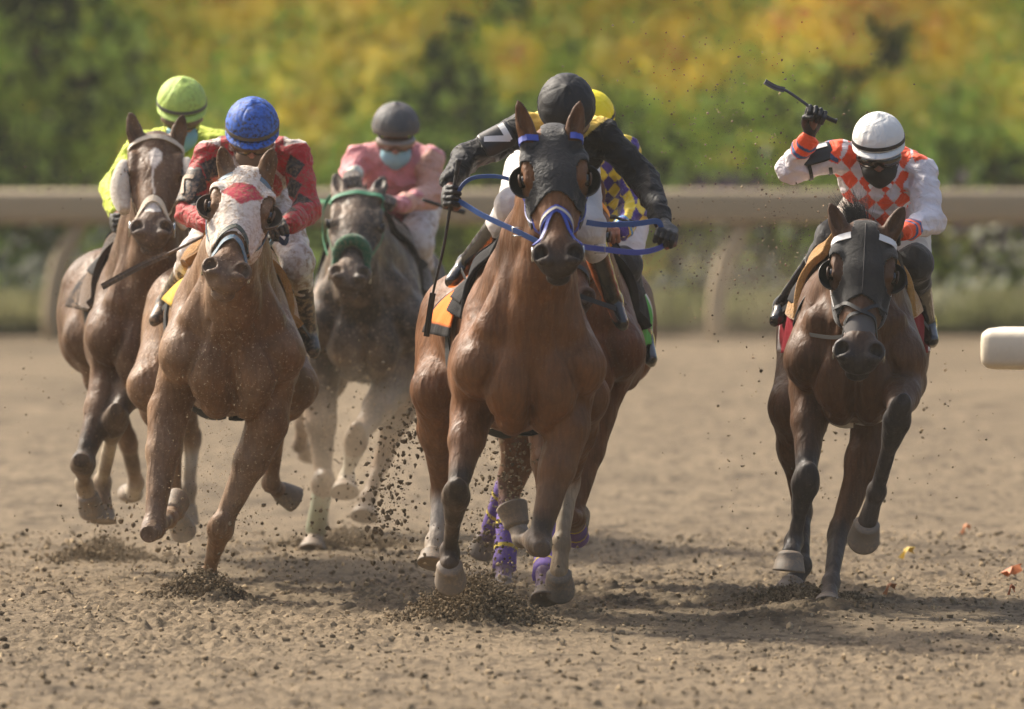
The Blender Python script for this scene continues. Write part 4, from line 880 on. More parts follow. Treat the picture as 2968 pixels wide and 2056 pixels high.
def plain(c0, cuff=None, arm=None, arm_r=None):
    def f(V1, tg, X_, ch):
        C1 = np.tile(np.array(c0), (len(V1), 1))
        if arm is not None: C1[tg >= 1] = arm
        if cuff is not None: C1[tg >= 3] = cuff
        return C1
    return f
def armc(V1, X_, s):
    """coordinates along and around an arm"""
    S_, E_, Wp = X_['S'+s], X_['E'+s], X_['W'+s]; o_ = []
    L1, L2 = np.linalg.norm(E_-S_), np.linalg.norm(Wp-E_); d1, d2 = (E_-S_)/L1, (Wp-E_)/L2
    t1 = (V1-S_)@d1; t2 = (V1-E_)@d2; m = t1 > L1*.98; a_ = np.where(m, L1+t2, t1)
    q1 = V1-S_-t1[:, None]*d1; q2 = V1-E_-t2[:, None]*d2; q = np.where(m[:, None], q2, q1); up = np.array([0, -.35, 1.]); d = np.where(m[:, None], d2, d1)
    u1 = up-d*(d@up)[:, None]; u1 /= np.linalg.norm(u1, axis=1)[:, None]; u2 = np.cross(d, u1); return a_, np.arctan2((q*u2).sum(1), (q*u1).sum(1)), L1, L2
def jer_lead(V1, tg, X_, ch):
    C1 = np.tile(np.array(Y_), (len(V1), 1)); C1[tg >= 1] = BK
    for s in 'LR':
        d = norm(X_['E'+s]-X_['S'+s]); C1[((V1-X_['S'+s])@d > (.045 if s == 'L' else -.01)) & (tg == 0)] = BK
    return C1
def jer_blue(V1, tg, X_, ch):
    R, Wt, Bk = np.array(lin(178, 34, 44)), np.array(lin(214, 200, 190)), np.array(lin(46, 42, 44)); C1 = np.tile(Wt, (len(V1), 1))
    for i, s in enumerate('LR'):
        a_, th, L1, L2 = armc(V1, X_, s); m = ((tg == 1+i) | (tg == 3+i)) | ((tg == 0) & (a_ > -.01) & (np.linalg.norm(V1-X_['S'+s], axis=1) < .12)); C1[m] = R
        for n_ in range(6):
            c_ = .10+n_*.095; t0 = (-.9 if s == 'L' else .55)+(.5 if n_ % 2 else 0); dd = np.abs(a_-c_)/.060+np.abs(((th-t0+np.pi) % (2*np.pi))-np.pi)/.85; C1[m & (dd < 1)] = Bk
    z = V1[:, 2]-ch[2]; x = V1[:, 0]-ch[0]; r = np.hypot(x-.04, z+.10); C1[(tg == 0) & (np.abs(r-.075) < .022) & (V1[:, 1] < ch[1])] = R
    C1[(tg == 0) & (np.abs(np.abs(x)-.125) < .02) & (z > .06)] = R
    return C1
def jer_white(V1, tg, X_, ch):
    O_, Wt = np.array(lin(250, 92, 48)), np.array(lin(226, 218, 220)); C1 = np.tile(Wt, (len(V1), 1)); x = V1[:, 0]-ch[0]; z = V1[:, 2]-ch[2]-V1[:, 1]*.35+ch[1]*.35
    u_, w_ = (x*1.0+z*.75)/.078, (x*1.0-z*.75)/.078; par = (np.floor(u_)+np.floor(w_+.5)) % 2 == 0; m = tg == 0; C1[m & par] = O_
    C1[(np.abs(x-.135) < .05) & (V1[:, 1] < ch[1]) & (z < .07) & (z > -.03) & m] = O_
    for i, s in enumerate('LR'):
        cu = tg == 3+i; C1[cu] = O_; t = (V1-X_['W'+s])@norm(X_['E'+s]-X_['W'+s]); Lf = np.linalg.norm(X_['E'+s]-X_['W'+s]); C1[(cu | (tg == 1+i)) & (t < .085)] = O_
        for b_ in ((.018, .034), (.062, .08)): C1[(cu | (tg == 1+i)) & (t > b_[0]) & (t < b_[1])] = lin(62, 96, 140)
    return C1
def jer_purple(V1, tg, X_, ch):
    P_, Yl = np.array(lin(72, 52, 128)), np.array(lin(228, 200, 60)); C1 = np.tile(P_, (len(V1), 1)); x, z = V1[:, 0], V1[:, 2]-V1[:, 1]*.3
    u_, w_ = (x+z*.7)/.062, (x-z*.7)/.062; C1[(np.floor(u_)+np.floor(w_)) % 2 == 0] = Yl
    for i, s in enumerate('LR'):
        t = (V1-X_['W'+s])@norm(X_['E'+s]-X_['W'+s]); cu = (tg == 3+i); C1[cu] = P_
        for b_ in ((.015, .03), (.045, .06)): C1[(cu | (tg == 1+i)) & (t > b_[0]) & (t < b_[1])] = lin(80, 150, 205)
    return C1
def jer_pink(V1, tg, X_, ch):
    C1 = np.tile(np.array(lin(214, 138, 142)), (len(V1), 1)); n_ = fbm(V1[:, 0]*9, V1[:, 1]*9, V1[:, 2]*9, 2, 6); m = ((tg == 2) | (tg == 4)) & (n_ > .42); C1[m] = lin(214, 160, 140); C1[tg == 3] = lin(200, 200, 185); return C1
SEAM = {}
def cap(name, col, **kw):
    f_ = 2.4 if max(col) < .05 else .72; SEAM["cap_"+name] = surf("cap_seam_"+name, tuple(min(1, c_*f_) for c_ in col), .7)
    return surf("cap_"+name, col, .6, sheen=0, spec=.35, wr=.5, wrs=13, fs=.15, fsc=700, **kw)
def armband(X_, s, t0, t1, parent, mat, glyph=None, gm=None, th0=0, span=2.2, r=.070, slant=0, gw=.02):
    S_, E_ = X_['S'+s], X_['E'+s]; d = norm(E_-S_); up = np.array([0, -.5, 1.]); up = norm(up-d*np.dot(up, d)); sd = np.cross(d, up); L = np.linalg.norm(E_-S_)
    def P_(a_, t, o_=0): th = th0+t; return S_+d*a_*L+(up*math.cos(th)+sd*math.sin(th))*(r+o_)
    def pf(u_, v_): w_ = span*.5*(1-.25*(abs(u_-.5)*2)**6); return P_(t0+(t1-t0)*u_, (v_-.5)*2*w_)
    b_ = patch("number_armband", pf, 12, 20, mat, parent, .005)
    for t_ in (t0+.12, t1-.12):
        ribbon("armband_strap", [P_(t_, 2*math.pi*j/24, -.004) for j in range(24)], .016, .003, d, BLKM, b_, True)
    if glyph:
        for seg in glyph:
            pts = []; 
            for (a0, b0), (a1, b1) in zip(seg[:-1], seg[1:]):
                for k_ in range(7): t = k_/6; pts.append(P_(t0+(t1-t0)*(a0+(a1-a0)*t), ((b0+(b1-b0)*t)-.5)*span, .0075))
            out = [norm(p-(S_+d*np.dot(p-S_, d))) for p in pts]; wds = [np.cross(norm(pts[min(i+1, len(pts)-1)]-pts[max(i-1, 0)]), o_) for i, o_ in enumerate(out)]
            ribbon("number", pts, gw, .002, wds, gm or WHM, b_)
    return b_
def whip(name, pts, D, mat, label, handle=None, flap=None, r=.006, hm=None, fm=None, flapw=.03):
    P = smoothpts([vv(at(a[0], a[1], D+a[2])) for a in pts], 6); e_ = empty("whip", Vector(P[0]), label, "whip", "riding whips"); n = len(P)
    V_, F_ = tube_np([Vector(p) for p in P], [r*(1.25-.55*i/(n-1)) for i in range(n)], 10); build("shaft", V_, F_, mat, e_)
    h_ = P[:max(3, int(n*(handle or .25)))]; V_, F_ = tube_np([Vector(p) for p in h_], [.0135 if i in (0, 1) else .0105 for i in range(len(h_))], 12); build("handle", V_, F_, hm or BLKM, e_)
    fl = P[int(n*(flap or .78)):]; ribbon("flap", fl, flapw, .006, np.cross(norm(fl[-1]-fl[0]), [0, -1., 0]), fm or mat, e_); return e_
def rein(H, name, pts, D, mat, w_=.020, th=.003, wd=(0, -.3, 1.)):
    P = smoothpts([vv(at(a[0], a[1], D+a[2])) for a in pts], 7); return ribbon(name, P, w_, th, np.array(wd, float), mat, H.root)
def saddle(H, X_, label, padcol, padm, y0=.28, y1=.62, amax=62, off=.03, thick=.03, flapcol=None, flapm=None, gy=.62, a0=None):
    o_ = H.W(0, .55, 1.5); e_ = empty("saddle", Vector(o_), label, "saddle", "racing saddles on the horses")
    drape(H, "saddle_pad", y0, y1, amax, off, .02, padcol, padm, e_, thick=thick, a0=a0)
    # seat and flaps
    fl = flapm or BLKM
    drape(H, "saddle_flap", y0+.10, y1+.02, amax-24, off+thick+.004, .0, lambda u_, a_: (.03, .028, .028), CLOTH, e_, thick=.006, a0=None if a0 is None else a0+8)
    drape(H, "girth", gy, gy+.085, 179, .008, 0, lambda u_, a_: q_g, CLOTH, e_, thick=.005, zc=1.05)
    for s in 'LR':
        T = X_['T'+s]*.62+X_['A'+s]*.38; K, Am = X_['K'+s], X_['A'+s]; dn = norm(Am-K); fx = norm(X_['T'+s]-Am); sd = norm(np.cross(fx, dn))
        pts = [T+sd*math.cos(t)*.058-dn*(math.sin(t)*.085-.045) for t in np.linspace(0, math.pi, 15)]; pts = [T+sd*.058+dn*.045]+pts+[T-sd*.058+dn*.045]
        V_, F_ = tube_np([Vector(p) for p in pts+[pts[0]]], .0055, 8); ir = build("stirrup", V_, F_, METAL, e_)
        top = T-dn*.04; tp = H.W((.20 if s == 'R' else -.20), .5, 1.40); ribbon("stirrup_leather", [top, top*.5+tp*.5, tp], .022, .003, ir_w(top, tp), BLKM, ir)
    return e_
def ir_w(a_, b_): return np.cross(norm(b_-a_), [1., 0, 0])
q_g = (.04, .04, .04)
# ---------------------------------------------------------------- riders, tack and whips, horse by horse
def brow(H, mat, parent, a=.052, w_=.024, split=False):
    if split:
        for s in (-1, 1): pathstrap(H, "browband", [(a+.035, s*100), (a, s*62), (a-.008, s*30)], mat, parent, w_, .007)
        return
    return pathstrap(H, "browband", [(a+.035, -100), (a, -55), (a-.012, 0), (a, 55), (a+.035, 100)], mat, parent, w_, .007)
# lead: black cap, yellow and black silks
D1 = 40.0
X1 = jockey(dict(label="jockey in black cap and yellow and black silks on the lead horse, arms spread wide", D=D1, head=(1642, 302, 0), hw=.1195, pitch=52, yaw=0,
  SL=(1530, 368, .16), SR=(1738, 382, .16), EL=(1352, 462, .12), ER=(1868, 520, .1), WL=(1303, 530, -.1), WR=(1918, 640, -.18), GL=(1313, 572, -.2), GR=(1928, 688, -.3), gL=(.10, .25, 1), gR=(-.9, .1, .3),
  KL=(1490, 600, .05), KR=(1700, 655, .05), AL=(1352, 765, .5), AR=(1775, 870, .5), TL=(1312, 812, .42), TR=(1800, 935, .42), pel=(1600, 470, .62),
  jersey=jer_lead, jmat=silk("lead"), bmat=BREECH, boot=GLOSS, hmat=cap("black", lin(26, 26, 29)), band=surf("strap_grey", lin(44, 43, 43), .6), brim=False, skin=lin(120, 80, 60), thumb=lin(165, 110, 85), lens=LENSC))
armband(X1, 'L', .26, .74, X1['J'], surf("armband_black", lin(36, 36, 38), .35, fs=.2), [[(.20, .84), (.20, .24)], [(.16, .28), (.86, .62)]], WHM, th0=-.70, span=1.9, r=.073, gw=.026)
BLUE = surf("strap_blue", lin(52, 70, 160), .4, fs=.2); BLUE2 = surf("rein_blue", lin(44, 84, 148), .55, fs=.4)
BHOOD = surf("hood_black", lin(28, 28, 30), .7, sheen=.2, wr=.5, wrs=38, fs=.4, fsc=500)
hood(H1, "hood", .285, BHOOD, u0=-.09, notch=.045)
ho = [c_ for c_ in H1.root.children if c_.name.startswith("hood")][0]
for s in (-1, 1): eyecup(H1, s, M("cup_black", lin(24, 24, 25), .35), ho, .060)
br = headstrap(H1, "bridle", .355, .455, BLUE, H1.root, .030, 95, .006)
headstrap(H1, "noseband_trim", .355, .455, M("trim_cream", lin(200, 190, 170), .5), br, .010, 95, .011)
brow(H1, BLUE, br, .050, .028, True)
pathstrap(H1, "nose_drop", [(.345, 0), (.40, 24), (.50, 60)], BLUE, br, .013, .009); pathstrap(H1, "nose_drop", [(.345, 0), (.40, -24), (.50, -60)], BLUE, br, .013, .009)
for s in (-1, 1):
    pathstrap(H1, "cheek_strap", [(.09, s*98), (.22, s*100), (.36, s*98), (.49, s*85)], BLUE, br, .016, .008)
    pathstrap(H1, "cheek_strap", [(.12, s*118), (.26, s*122), (.38, s*112), (.47, s*95)], BLUE, br, .013, .010)
    ring("bit_ring", onhead(H1, .515, R_(s*82), .012), .030, .005, H1.w, METAL, br)
rein(H1, "rein", [(1572, 708, -.68+.1), (1500, 672, -.5), (1400, 625, -.35), (1345, 592, -.25), (1313, 578, -.22)], D1, BLUE2, .025)
rein(H1, "rein", [(1668, 712, -.6), (1740, 722, -.5), (1850, 732, -.4), (1920, 715, -.32), (1932, 690, -.3)], D1, BLUE, .024)
rein(H1, "rein", [(1700, 645, -.45), (1760, 652, -.4), (1850, 648, -.36), (1905, 642, -.33), (1918, 665, -.31), (1930, 690, -.3)], D1, BLUE2, .024)
rein(H1, "rein", [(1490, 524, -.3), (1440, 512, -.26), (1380, 514, -.22), (1345, 532, -.22), (1325, 565, -.22)], D1, BLUE2, .017)
def buckle(H, px, py, D, s_=.022):
    p = vv(at(px, py, D)); q_ = [p+np.array([a_*s_, -.004, b_*s_*.8]) for a_, b_ in ((-1, -1), (1, -1), (1, 1), (-1, 1), (-1, -1), (1, -1))]; V_, F_ = tube_np([Vector(x) for x in q_], .0028, 6); build("buckle", V_, F_, METAL, H.root)
buckle(H1, 1500, 672, D1-.51); buckle(H1, 1738, 722, D1-.51)
OR = lin(232, 122, 50)
def cl_or(u_, a_):
    if abs(a_) > 66 or u_ > .9: return lin(28, 26, 27)
    return OR
drp = drape(H1, "saddle_cloth", .50, 1.04, 74, .016, .08, cl_or, CLOTH); tag(drp, "orange saddle cloth with black border on the lead bay horse", "saddle cloth", "saddle cloths")
saddle(H1, X1, "racing saddle with smooth black pad on the lead bay horse", lambda u_, a_: lin(34, 33, 35), CLOTH, .34, .58, 64, .016, .022, gy=.66, a0=-56)
whip("w", [(1330, 462, -.22), (1320, 520, -.22), (1305, 600, -.2), (1285, 720, -.14), (1255, 850, -.05), (1236, 975, .02)], D1, BLKM, "long black whip hanging down from the lead jockey's left hand in the photo", .2, .80, .007, flapw=.026)
# chestnut: blue cap, red silks
D2 = 42.7
X2 = jockey(dict(label="jockey in a mud spattered blue cap and red and white silks with black diamonds", D=D2, head=(731, 358, 0), hw=.119, pitch=31, roll=0,
  SL=(612, 440, .12), SR=(852, 440, .12), EL=(548, 615, .0), ER=(890, 610, .0), WL=(612, 652, -.22), WR=(838, 652, -.22), GL=(640, 664, -.3), GR=(806, 668, -.3), gL=(.9, -.2, -.35), gR=(.9, .1, .35),
  KL=(568, 738, .05), KR=(862, 760, .02), AL=(480, 880, .45), AR=(893, 960, .40), TL=(452, 925, .36), TR=(908, 1015, .30), pel=(738, 560, .55),
  jersey=jer_blue, jmat=silk("red", .8, .40), bmat=BREECHD, boot=BOOTM, hmat=cap("blue", lin(58, 104, 196), dirt=1.0, dscale=22, fine=60, thr=.38, dirtcol=lin(52, 54, 62)), band=surf("strap_muddy", lin(96, 88, 76), .8), skin=lin(176, 128, 110),
  lens=LENSM, glovem=GLVD, glove=lin(74, 72, 68), mask=surf("mask_muddy", lin(120, 100, 84), .8)))
armband(X2, 'L', .38, .95, X2['J'], surf("armband_muddy", lin(52, 50, 50), .5, dirt=.8, dscale=22), [[(.30, .25), (.30, .72)], [(.28, .72), (.8, .45)]], surf("number_muddy", lin(196, 178, 158), .7, dirt=.8, dscale=30), th0=.5, span=1.8, r=.072)
def hc2(U1, B1, C1_):
    W1 = np.array(lin(214, 204, 192)); R1 = np.array(lin(180, 50, 70)); m = (np.abs(C1_)/.085+np.abs(U1-.15)/.075 < 1) & (U1 > .105); c_ = np.tile(W1, (len(U1), 1)); c_[m] = R1; return c_
WHOOD = surf("hood_muddy", None, .85, dirt=.95, dscale=16, fine=55, thr=.46, dirtcol=lin(160, 126, 92), wr=.4, wrs=30, fs=.4, fsc=400)
hood(H2, "hood", .36, WHOOD, u0=-.005, notch=.05, colf=hc2, er=(.070, .040))
ho = [c_ for c_ in H2.root.children if c_.name.startswith("hood")][0]
for s in (-1, 1): eyecup(H2, s, M("cup_brown", lin(84, 70, 58), .6, dirt=.5), ho, .056)
STB = surf("strap_faded_blue", lin(84, 116, 134), .6, dirt=.5, dscale=50); STG = surf("strap_dark_green", lin(58, 70, 62), .6, dirt=.4)
br = headstrap(H2, "bridle", .385, .50, STB, H2.root, .022, 100, .007); headstrap(H2, "noseband", .33, .47, STG, br, .020, 100, .009); brow(H2, STB, br, .060, .024, True)
for s in (-1, 1):
    pathstrap(H2, "cheek_strap", [(.09, s*105), (.25, s*112), (.40, s*100), (.50, s*85)], STB, br, .016, .012)
    ring("bit_ring", onhead(H2, .515, R_(s*85), .012), .028, .005, H2.w, METAL, br)
rein(H2, "rein", [(745, 770, -.45), (775, 720, -.35), (795, 690, -.3), (808, 670, -.3)], D2, STB, .028); rein(H2, "rein", [(812, 672, -.3), (832, 682, -.28), (826, 705, -.28), (806, 690, -.3)], D2, surf("rein_navy", lin(40, 58, 92), .6), .024)
rein(H2, "rein", [(612, 748, -.45), (612, 700, -.36), (640, 668, -.3)], D2, STB, .02)
drp = drape(H2, "saddle_cloth", .46, 1.0, 92, .012, .02, lambda u_, a_: lin(40, 42, 50) if abs(a_) > 82 else lin(206, 168, 54), CLOTHD, a0=-56); tag(drp, "yellow saddle cloth with dark hem on the chestnut horse", "saddle cloth", "saddle cloths")
TANF = lin(176, 128, 66)
saddle(H2, X2, "racing saddle with tan fleece pad on the chestnut horse", lambda u_, a_: TANF, FLEECE, .30, .60, 76, .014, .034, gy=.64, a0=-27)
whip("w", [(680, 640, -.30), (640, 664, -.30), (600, 680, -.28), (500, 730, -.26), (410, 770, -.24), (296, 832, -.2)], D2, surf("whip_muddy", lin(84, 74, 66), .7, dirt=.5), "muddy brown whip held level by the blue capped jockey", .2, .62, .007, hm=surf("whip_handle_muddy", lin(96, 84, 74), .8), flapw=.030)
# forelock and mane wisps of the chestnut
hair("mane", [H2.Lc(RNG.uniform(.02, .06), -.02, s*RNG.uniform(.06, .085)) for s in (-1, 1) for _ in range(26)], [H2.w*s*1.0+H2.u*.3+H2.v*.2 for s in (-1, 1) for _ in range(26)], .09, M("hair_orange", lin(168, 96, 52), .5), H2.root, .0012, .5)
# far left: lime cap
D3 = 44.75
X3 = jockey(dict(label="jockey in lime green cap and lime silks behind the blazed horse at far left", D=D3, head=(527, 292, 0), hw=.116, pitch=26, yaw=4,
  SL=(420, 415, .14), SR=(632, 415, .14), EL=(328, 545, .02), ER=(690, 560, .0), WL=(334, 612, -.2), WR=(560, 640, -.3), GL=(350, 646, -.28), GR=(535, 652, -.35), gL=(-.08, .1, 1), gR=(1, 0, 0),
  KL=(372, 700, .05), KR=(600, 720, .05), AL=(300, 812, .45), AR=(610, 860, .45), TL=(280, 842, .36), TR=(622, 900, .36), pel=(510, 540, .6),
  jersey=plain(lin(206, 222, 70)), jmat=silk("lime"), bmat=BREECH, boot=BOOTM, hmat=cap("lime", lin(178, 204, 100), dirt=.5, dscale=24, fine=60, thr=.55, dirtcol=lin(120, 124, 70)), band=surf("strap_chain", lin(88, 90, 84), .5), skin=lin(176, 118, 92), lens=LENSM, mask=surf("mask_pale_blue", lin(130, 178, 190), .8), maskdrop=.03))
SHP = surf("sheepskin", lin(206, 196, 180), 1.0, sheen=.6, dirt=.5, dscale=20, fs=1.0, fsc=150, wr=.5, wrs=50)
CREAM = surf("strap_cream", lin(200, 186, 164), .6, dirt=.5, dscale=50)
br = headstrap(H3, "bridle", .385, .50, CREAM, H3.root, .034, 100, .006); brow(H3, CREAM, br, .045, .026); pathstrap(H3, "noseband", [(.50, -80), (.43, -40), (.40, 0), (.43, 40), (.50, 80)], CREAM, br, .016, .010)
for s, pts in ((-1, [(365, 470, -.28), (352, 520, -.32), (350, 570, -.36), (362, 615, -.42)]), (1, [(538, 462, -.28), (548, 505, -.32), (545, 560, -.34), (532, 610, -.42)])):
    P = smoothpts([H3.A(t) for t in pts], 5); n = len(P); V_, F_ = tube_np([Vector(p) for p in P], [(.050 if s < 0 else .036)*max(.3, math.sin(math.pi*(.12+.80*i/(n-1))))**.6 for i in range(n)], 14); o = build("cheek_roll", V_, F_, SHP, br)
    pathstrap(H3, "cheek_strap", [(.09, s*100), (.25, s*105), (.40, s*98), (.50, s*82)], CREAM, br, .016, .008); ring("bit_ring", onhead(H3, .515, R_(s*82), .012), .034, .005, H3.w, METAL, br)
V_, F_ = tube_np([Vector(p) for p in smoothpts([H3.A((514, 640, -.4)), H3.A((532, 662, -.38)), H3.A((546, 640, -.36))], 6)], .012, 8); build("bridle_loop", V_, F_, CREAM, br)
rein(H3, "rein", [(398, 655, -.8), (372, 650, -.5), (352, 646, -.3)], D3, BLKM, .022)
hair("forelock", [H3.Lc(RNG.uniform(-.02, .02), -.02, RNG.uniform(-.02, .025)) for _ in range(90)], [H3.v*.6-H3.u*.8+H3.w*RNG.normal(0, .6) for _ in range(90)], .055, M("hair_black", lin(34, 30, 28), .5), H3.root, .0016, .6)
drp = drape(H3, "saddle_cloth", .46, 1.02, 74, .012, .08, lambda u_, a_: lin(44, 40, 42), CLOTHD); tag(drp, "dark saddle cloth on the blazed bay horse at far left", "saddle cloth", "saddle cloths")
saddle(H3, X3, "racing saddle with mustard brown pad on the blazed bay horse", lambda u_, a_: lin(104, 76, 44) if u_ > .3 else lin(60, 48, 40), FLEECE, .32, .60, 70, .014, .03, gy=.64)
whip("w", [(345, 620, -.28), (344, 650, -.28), (342, 700, -.3), (336, 800, -.3), (322, 930, -.3), (306, 1050, -.28)], D3, surf("whip_violet", lin(92, 78, 128), .6), "grey and violet whip pointing straight down from the lime jockey's hand", .26, .62, .006, hm=surf("whip_handle_pale", lin(172, 158, 140), .7), fm=surf("whip_flap_grey", lin(128, 122, 124), .7), flapw=.022)
# dark horse: grey cap, pink silks, blue mask
D4 = 46.9
X4 = jockey(dict(label="jockey in a charcoal cap, pink silks and a blue face mask", D=D4, head=(1147, 362, 0), hw=.116, pitch=20, roll=0,
  SL=(1045, 455, .1), SR=(1245, 458, .1), EL=(1012, 520, .0), ER=(1250, 570, .0), WL=(1030, 505, -.35), WR=(1150, 592, -.35), GL=(1022, 530, -.42), GR=(1118, 590, -.45), gL=(1, 0, .2), gR=(.9, 0, -.3),
  KL=(1010, 660, .05), KR=(1212, 700, .0), AL=(955, 800, .4), AR=(1250, 900, .4), TL=(940, 850, .3), TR=(1262, 950, .3), pel=(1165, 570, .5),
  jersey=jer_pink, jmat=silk("pink", .35), bmat=BREECHD, boot=BOOTM, hmat=cap("charcoal", lin(78, 78, 80), dirt=.3), band=surf("strap_dull", lin(96, 90, 82), .7), skin=lin(160, 116, 96), lens=LENSC, glovem=GLVD, glove=lin(86, 82, 80), mask=surf("mask_blue", lin(140, 180, 192), .8), brim=False))
GRN = surf("strap_green", lin(66, 130, 96), .6, fs=.3); GFL = surf("noseband_green", lin(38, 96, 66), 1.0, sheen=.5, fs=1.0, fsc=120, wr=.5, wrs=60, dirt=.4, dscale=20)
pts = [onhead(H4, .36+.10*abs(a_/95)**1.6, R_(a_), .020) for a_ in np.linspace(-95, 95, 25)]
V_, F_ = tube_np([Vector(p) for p in pts], [.029*max(.35, math.cos(math.pi*(i/24-.5)))**.5*1.1 for i in range(25)], 16); br = build("noseband", V_, F_, GFL, H4.root); brow(H4, GRN, br, .045, .024)
for s in (-1, 1): pathstrap(H4, "cheek_strap", [(.06, s*95), (.22, s*105), (.38, s*100), (.50, s*88)], GRN, br, .018, .008); ring("bit_ring", onhead(H4, .515, R_(s*85), .014), .028, .005, H4.w, METAL, br)
rein(H4, "rein", [(950, 740, -.7), (936, 690, -.6), (938, 610, -.5), (965, 560, -.5), (1015, 532, -.43)], D4, GRN, .018); rein(H4, "rein", [(1080, 760, -.7), (1102, 690, -.6), (1110, 620, -.5), (1118, 592, -.46)], D4, GRN, .018)
rein(H4, "rein", [(925, 583, .3), (965, 583, -.1), (1000, 560, -.4)], D4, GRN, .02)
drp = drape(H4, "saddle_cloth", .46, 1.0, 70, .012, .06, lambda u_, a_: lin(58, 54, 50), CLOTHD); tag(drp, "dull dark saddle cloth on the dusty dark horse", "saddle cloth", "saddle cloths")
saddle(H4, X4, "racing saddle with dark pad on the dusty dark horse", lambda u_, a_: lin(48, 44, 40), FLEECE, .32, .58, 72, .014, .025, gy=.64)
hair("mane", [H4.Lc(RNG.uniform(-.1, .0), -.05, RNG.uniform(-.03, .05)) for _ in range(120)], [H4.v*.3-H4.u*.8+H4.w*RNG.normal(.2, .6) for _ in range(120)], .09, M("hair_black", lin(34, 30, 28), .5), H4.root, .002, .6)
whip("w", [(1345, 615, -1.2), (1300, 603, -1.25), (1225, 579, -1.3)], D4, BLKM, "black whip end poking out left of the lead jockey's fist", .3, .5, .011, flapw=.012)
# right: white cap
D5 = 41.25
X5 = jockey(dict(label="jockey in white cap and black mask with whip arm raised at right", D=D5, head=(2546, 398, 0), hw=.112, pitch=24, yaw=-3, roll=2,
  SL=(2440, 450, .14), SR=(2664, 485, .14), EL=(2292, 492, .12), ER=(2698, 640, .0), WL=(2343, 402, -.02), WR=(2622, 672, -.28), GL=(2362, 340, -.08), GR=(2580, 690, -.36), gL=(1, .1, -.36), gR=(1, 0, 0),
  KL=(2418, 690, .0), KR=(2652, 765, .0), AL=(2268, 890, .42), AR=(2685, 935, .40), TL=(2252, 925, .34), TR=(2700, 985, .30), pel=(2560, 600, .55),
  jersey=jer_white, jmat=silk("orange"), bmat=BREECH, breech=lin(206, 198, 184), breech_low=lin(30, 30, 32), boot=GLOSS, hmat=cap("white", lin(226, 224, 218)), band=BLKM, skin=lin(118, 80, 62), mask=surf("mask_black", lin(20, 19, 20), .7)))
armband(X5, 'L', .18, .80, X5['J'], surf("armband_black", lin(36, 36, 38), .35, fs=.2), [[(.10, .50), (.90, .50)]], WHM, th0=-.15, span=2.0, r=.074, gw=.026)
for s in (-1, 1): ribbon("collar_bow", smoothpts([X5['hd'](0, .05, -.205), X5['hd'](s*.03, .06, -.20), X5['hd'](s*.048, .055, -.215)], 4), .022, .003, (0, 0, 1.), WHM, X5['J'])
ho = hood(H5, "hood", .315, surf("hood_charcoal", lin(33, 31, 30), .85, sheen=.3, wr=.2, wrs=30, fs=.5, fsc=600), u0=-.02, notch=.05, er=(.066, .042))
ho = [c_ for c_ in H5.root.children if c_.name.startswith("hood")][0]
for s in (-1, 1): eyecup(H5, s, M("cup_black", lin(24, 24, 25), .35), ho, .056)
V_, F_ = tube_np([Vector(onhead(H5, a_, 0, .010)) for a_ in np.linspace(.0, .30, 20)], .0018, 6); build("hood_seam", V_, F_, M("seam", lin(70, 66, 64), .7), ho)
br = pathstrap(H5, "bridle", [(.46, -88), (.40, -40), (.385, 0), (.34, 45), (.33, 92)], BLKM, H5.root, .014, .010); pathstrap(H5, "noseband", [(.33, -92), (.34, -45), (.385, 0), (.40, 40), (.46, 88)], BLKM, br, .014, .014)
brow(H5, WHM, br, .060, .028, True)
mm, V_, F_ = None, None, None
pathstrap(H5, "nose_tape", [(.445, -60), (.435, -25), (.435, 0), (.435, 25), (.445, 60)], surf("tape_grey", lin(84, 80, 78), .8), br, .085, .004)
for s in (-1, 1):
    pathstrap(H5, "cheek_strap", [(.09, s*98), (.22, s*112), (.38, s*104), (.50, s*88)], WHM, br, .013, .009)
    pathstrap(H5, "rein_wrap", [(.36, s*110), (.43, s*100), (.52, s*92)], WHM, br, .026, .014); ring("bit_ring", onhead(H5, .53, R_(s*85), .012), .026, .005, H5.w, METAL, br)
rein(H5, "rein", [(2445, 975, -.95), (2400, 978, -.75), (2310, 960, -.4), (2303, 930, -.35), (2330, 870, -.3), (2400, 790, -.3), (2470, 730, -.35), (2560, 695, -.36)], D5, BLKM, .016)
rein(H5, "rein", [(2590, 720, -.3), (2612, 760, -.25), (2635, 850, -.1), (2640, 875, -.1)], D5, BLKM, .02)
hair("mane", [H5.Lc(RNG.uniform(-.06, .0), -.07, RNG.uniform(-.045, .02)) for _ in range(800)], [-H5.u*1.0+H5.v*.15+H5.w*RNG.normal(-.42, .22) for _ in range(800)], .19, M("hair_black", lin(34, 30, 28), .5), H5.root, .0011, .1, .03)
RD = lin(128, 6, 28)
drp = drape(H5, "saddle_cloth", .46, 1.04, 96, .016, .07, lambda u_, a_: lin(220, 214, 208) if u_ > .82 else RD, CLOTH); tag(drp, "crimson saddle cloth with white rear edge on the dark bay horse", "saddle cloth", "saddle cloths")
q_g = lin(206, 198, 186)
saddle(H5, X5, "racing saddle with golden tan fleece pad on the dark bay horse", lambda u_, a_: lin(188, 142, 78), FLEECE, .32, .58, 60, .014, .034, gy=.66, a0=-62)
q_g = (.04, .04, .04)
whip("w", [(2426, 352, -.08), (2405, 345, -.08), (2362, 322, -.08), (2330, 298, -.09), (2280, 264, -.12), (2250, 255, -.12), (2217, 237, -.13)], D5, surf("whip_steel", lin(70, 72, 84), .4), "whip raised over the white capped jockey's shoulder at right", .26, .70, .007, flapw=.024, fm=surf("whip_flap", lin(96, 96, 104), .4))
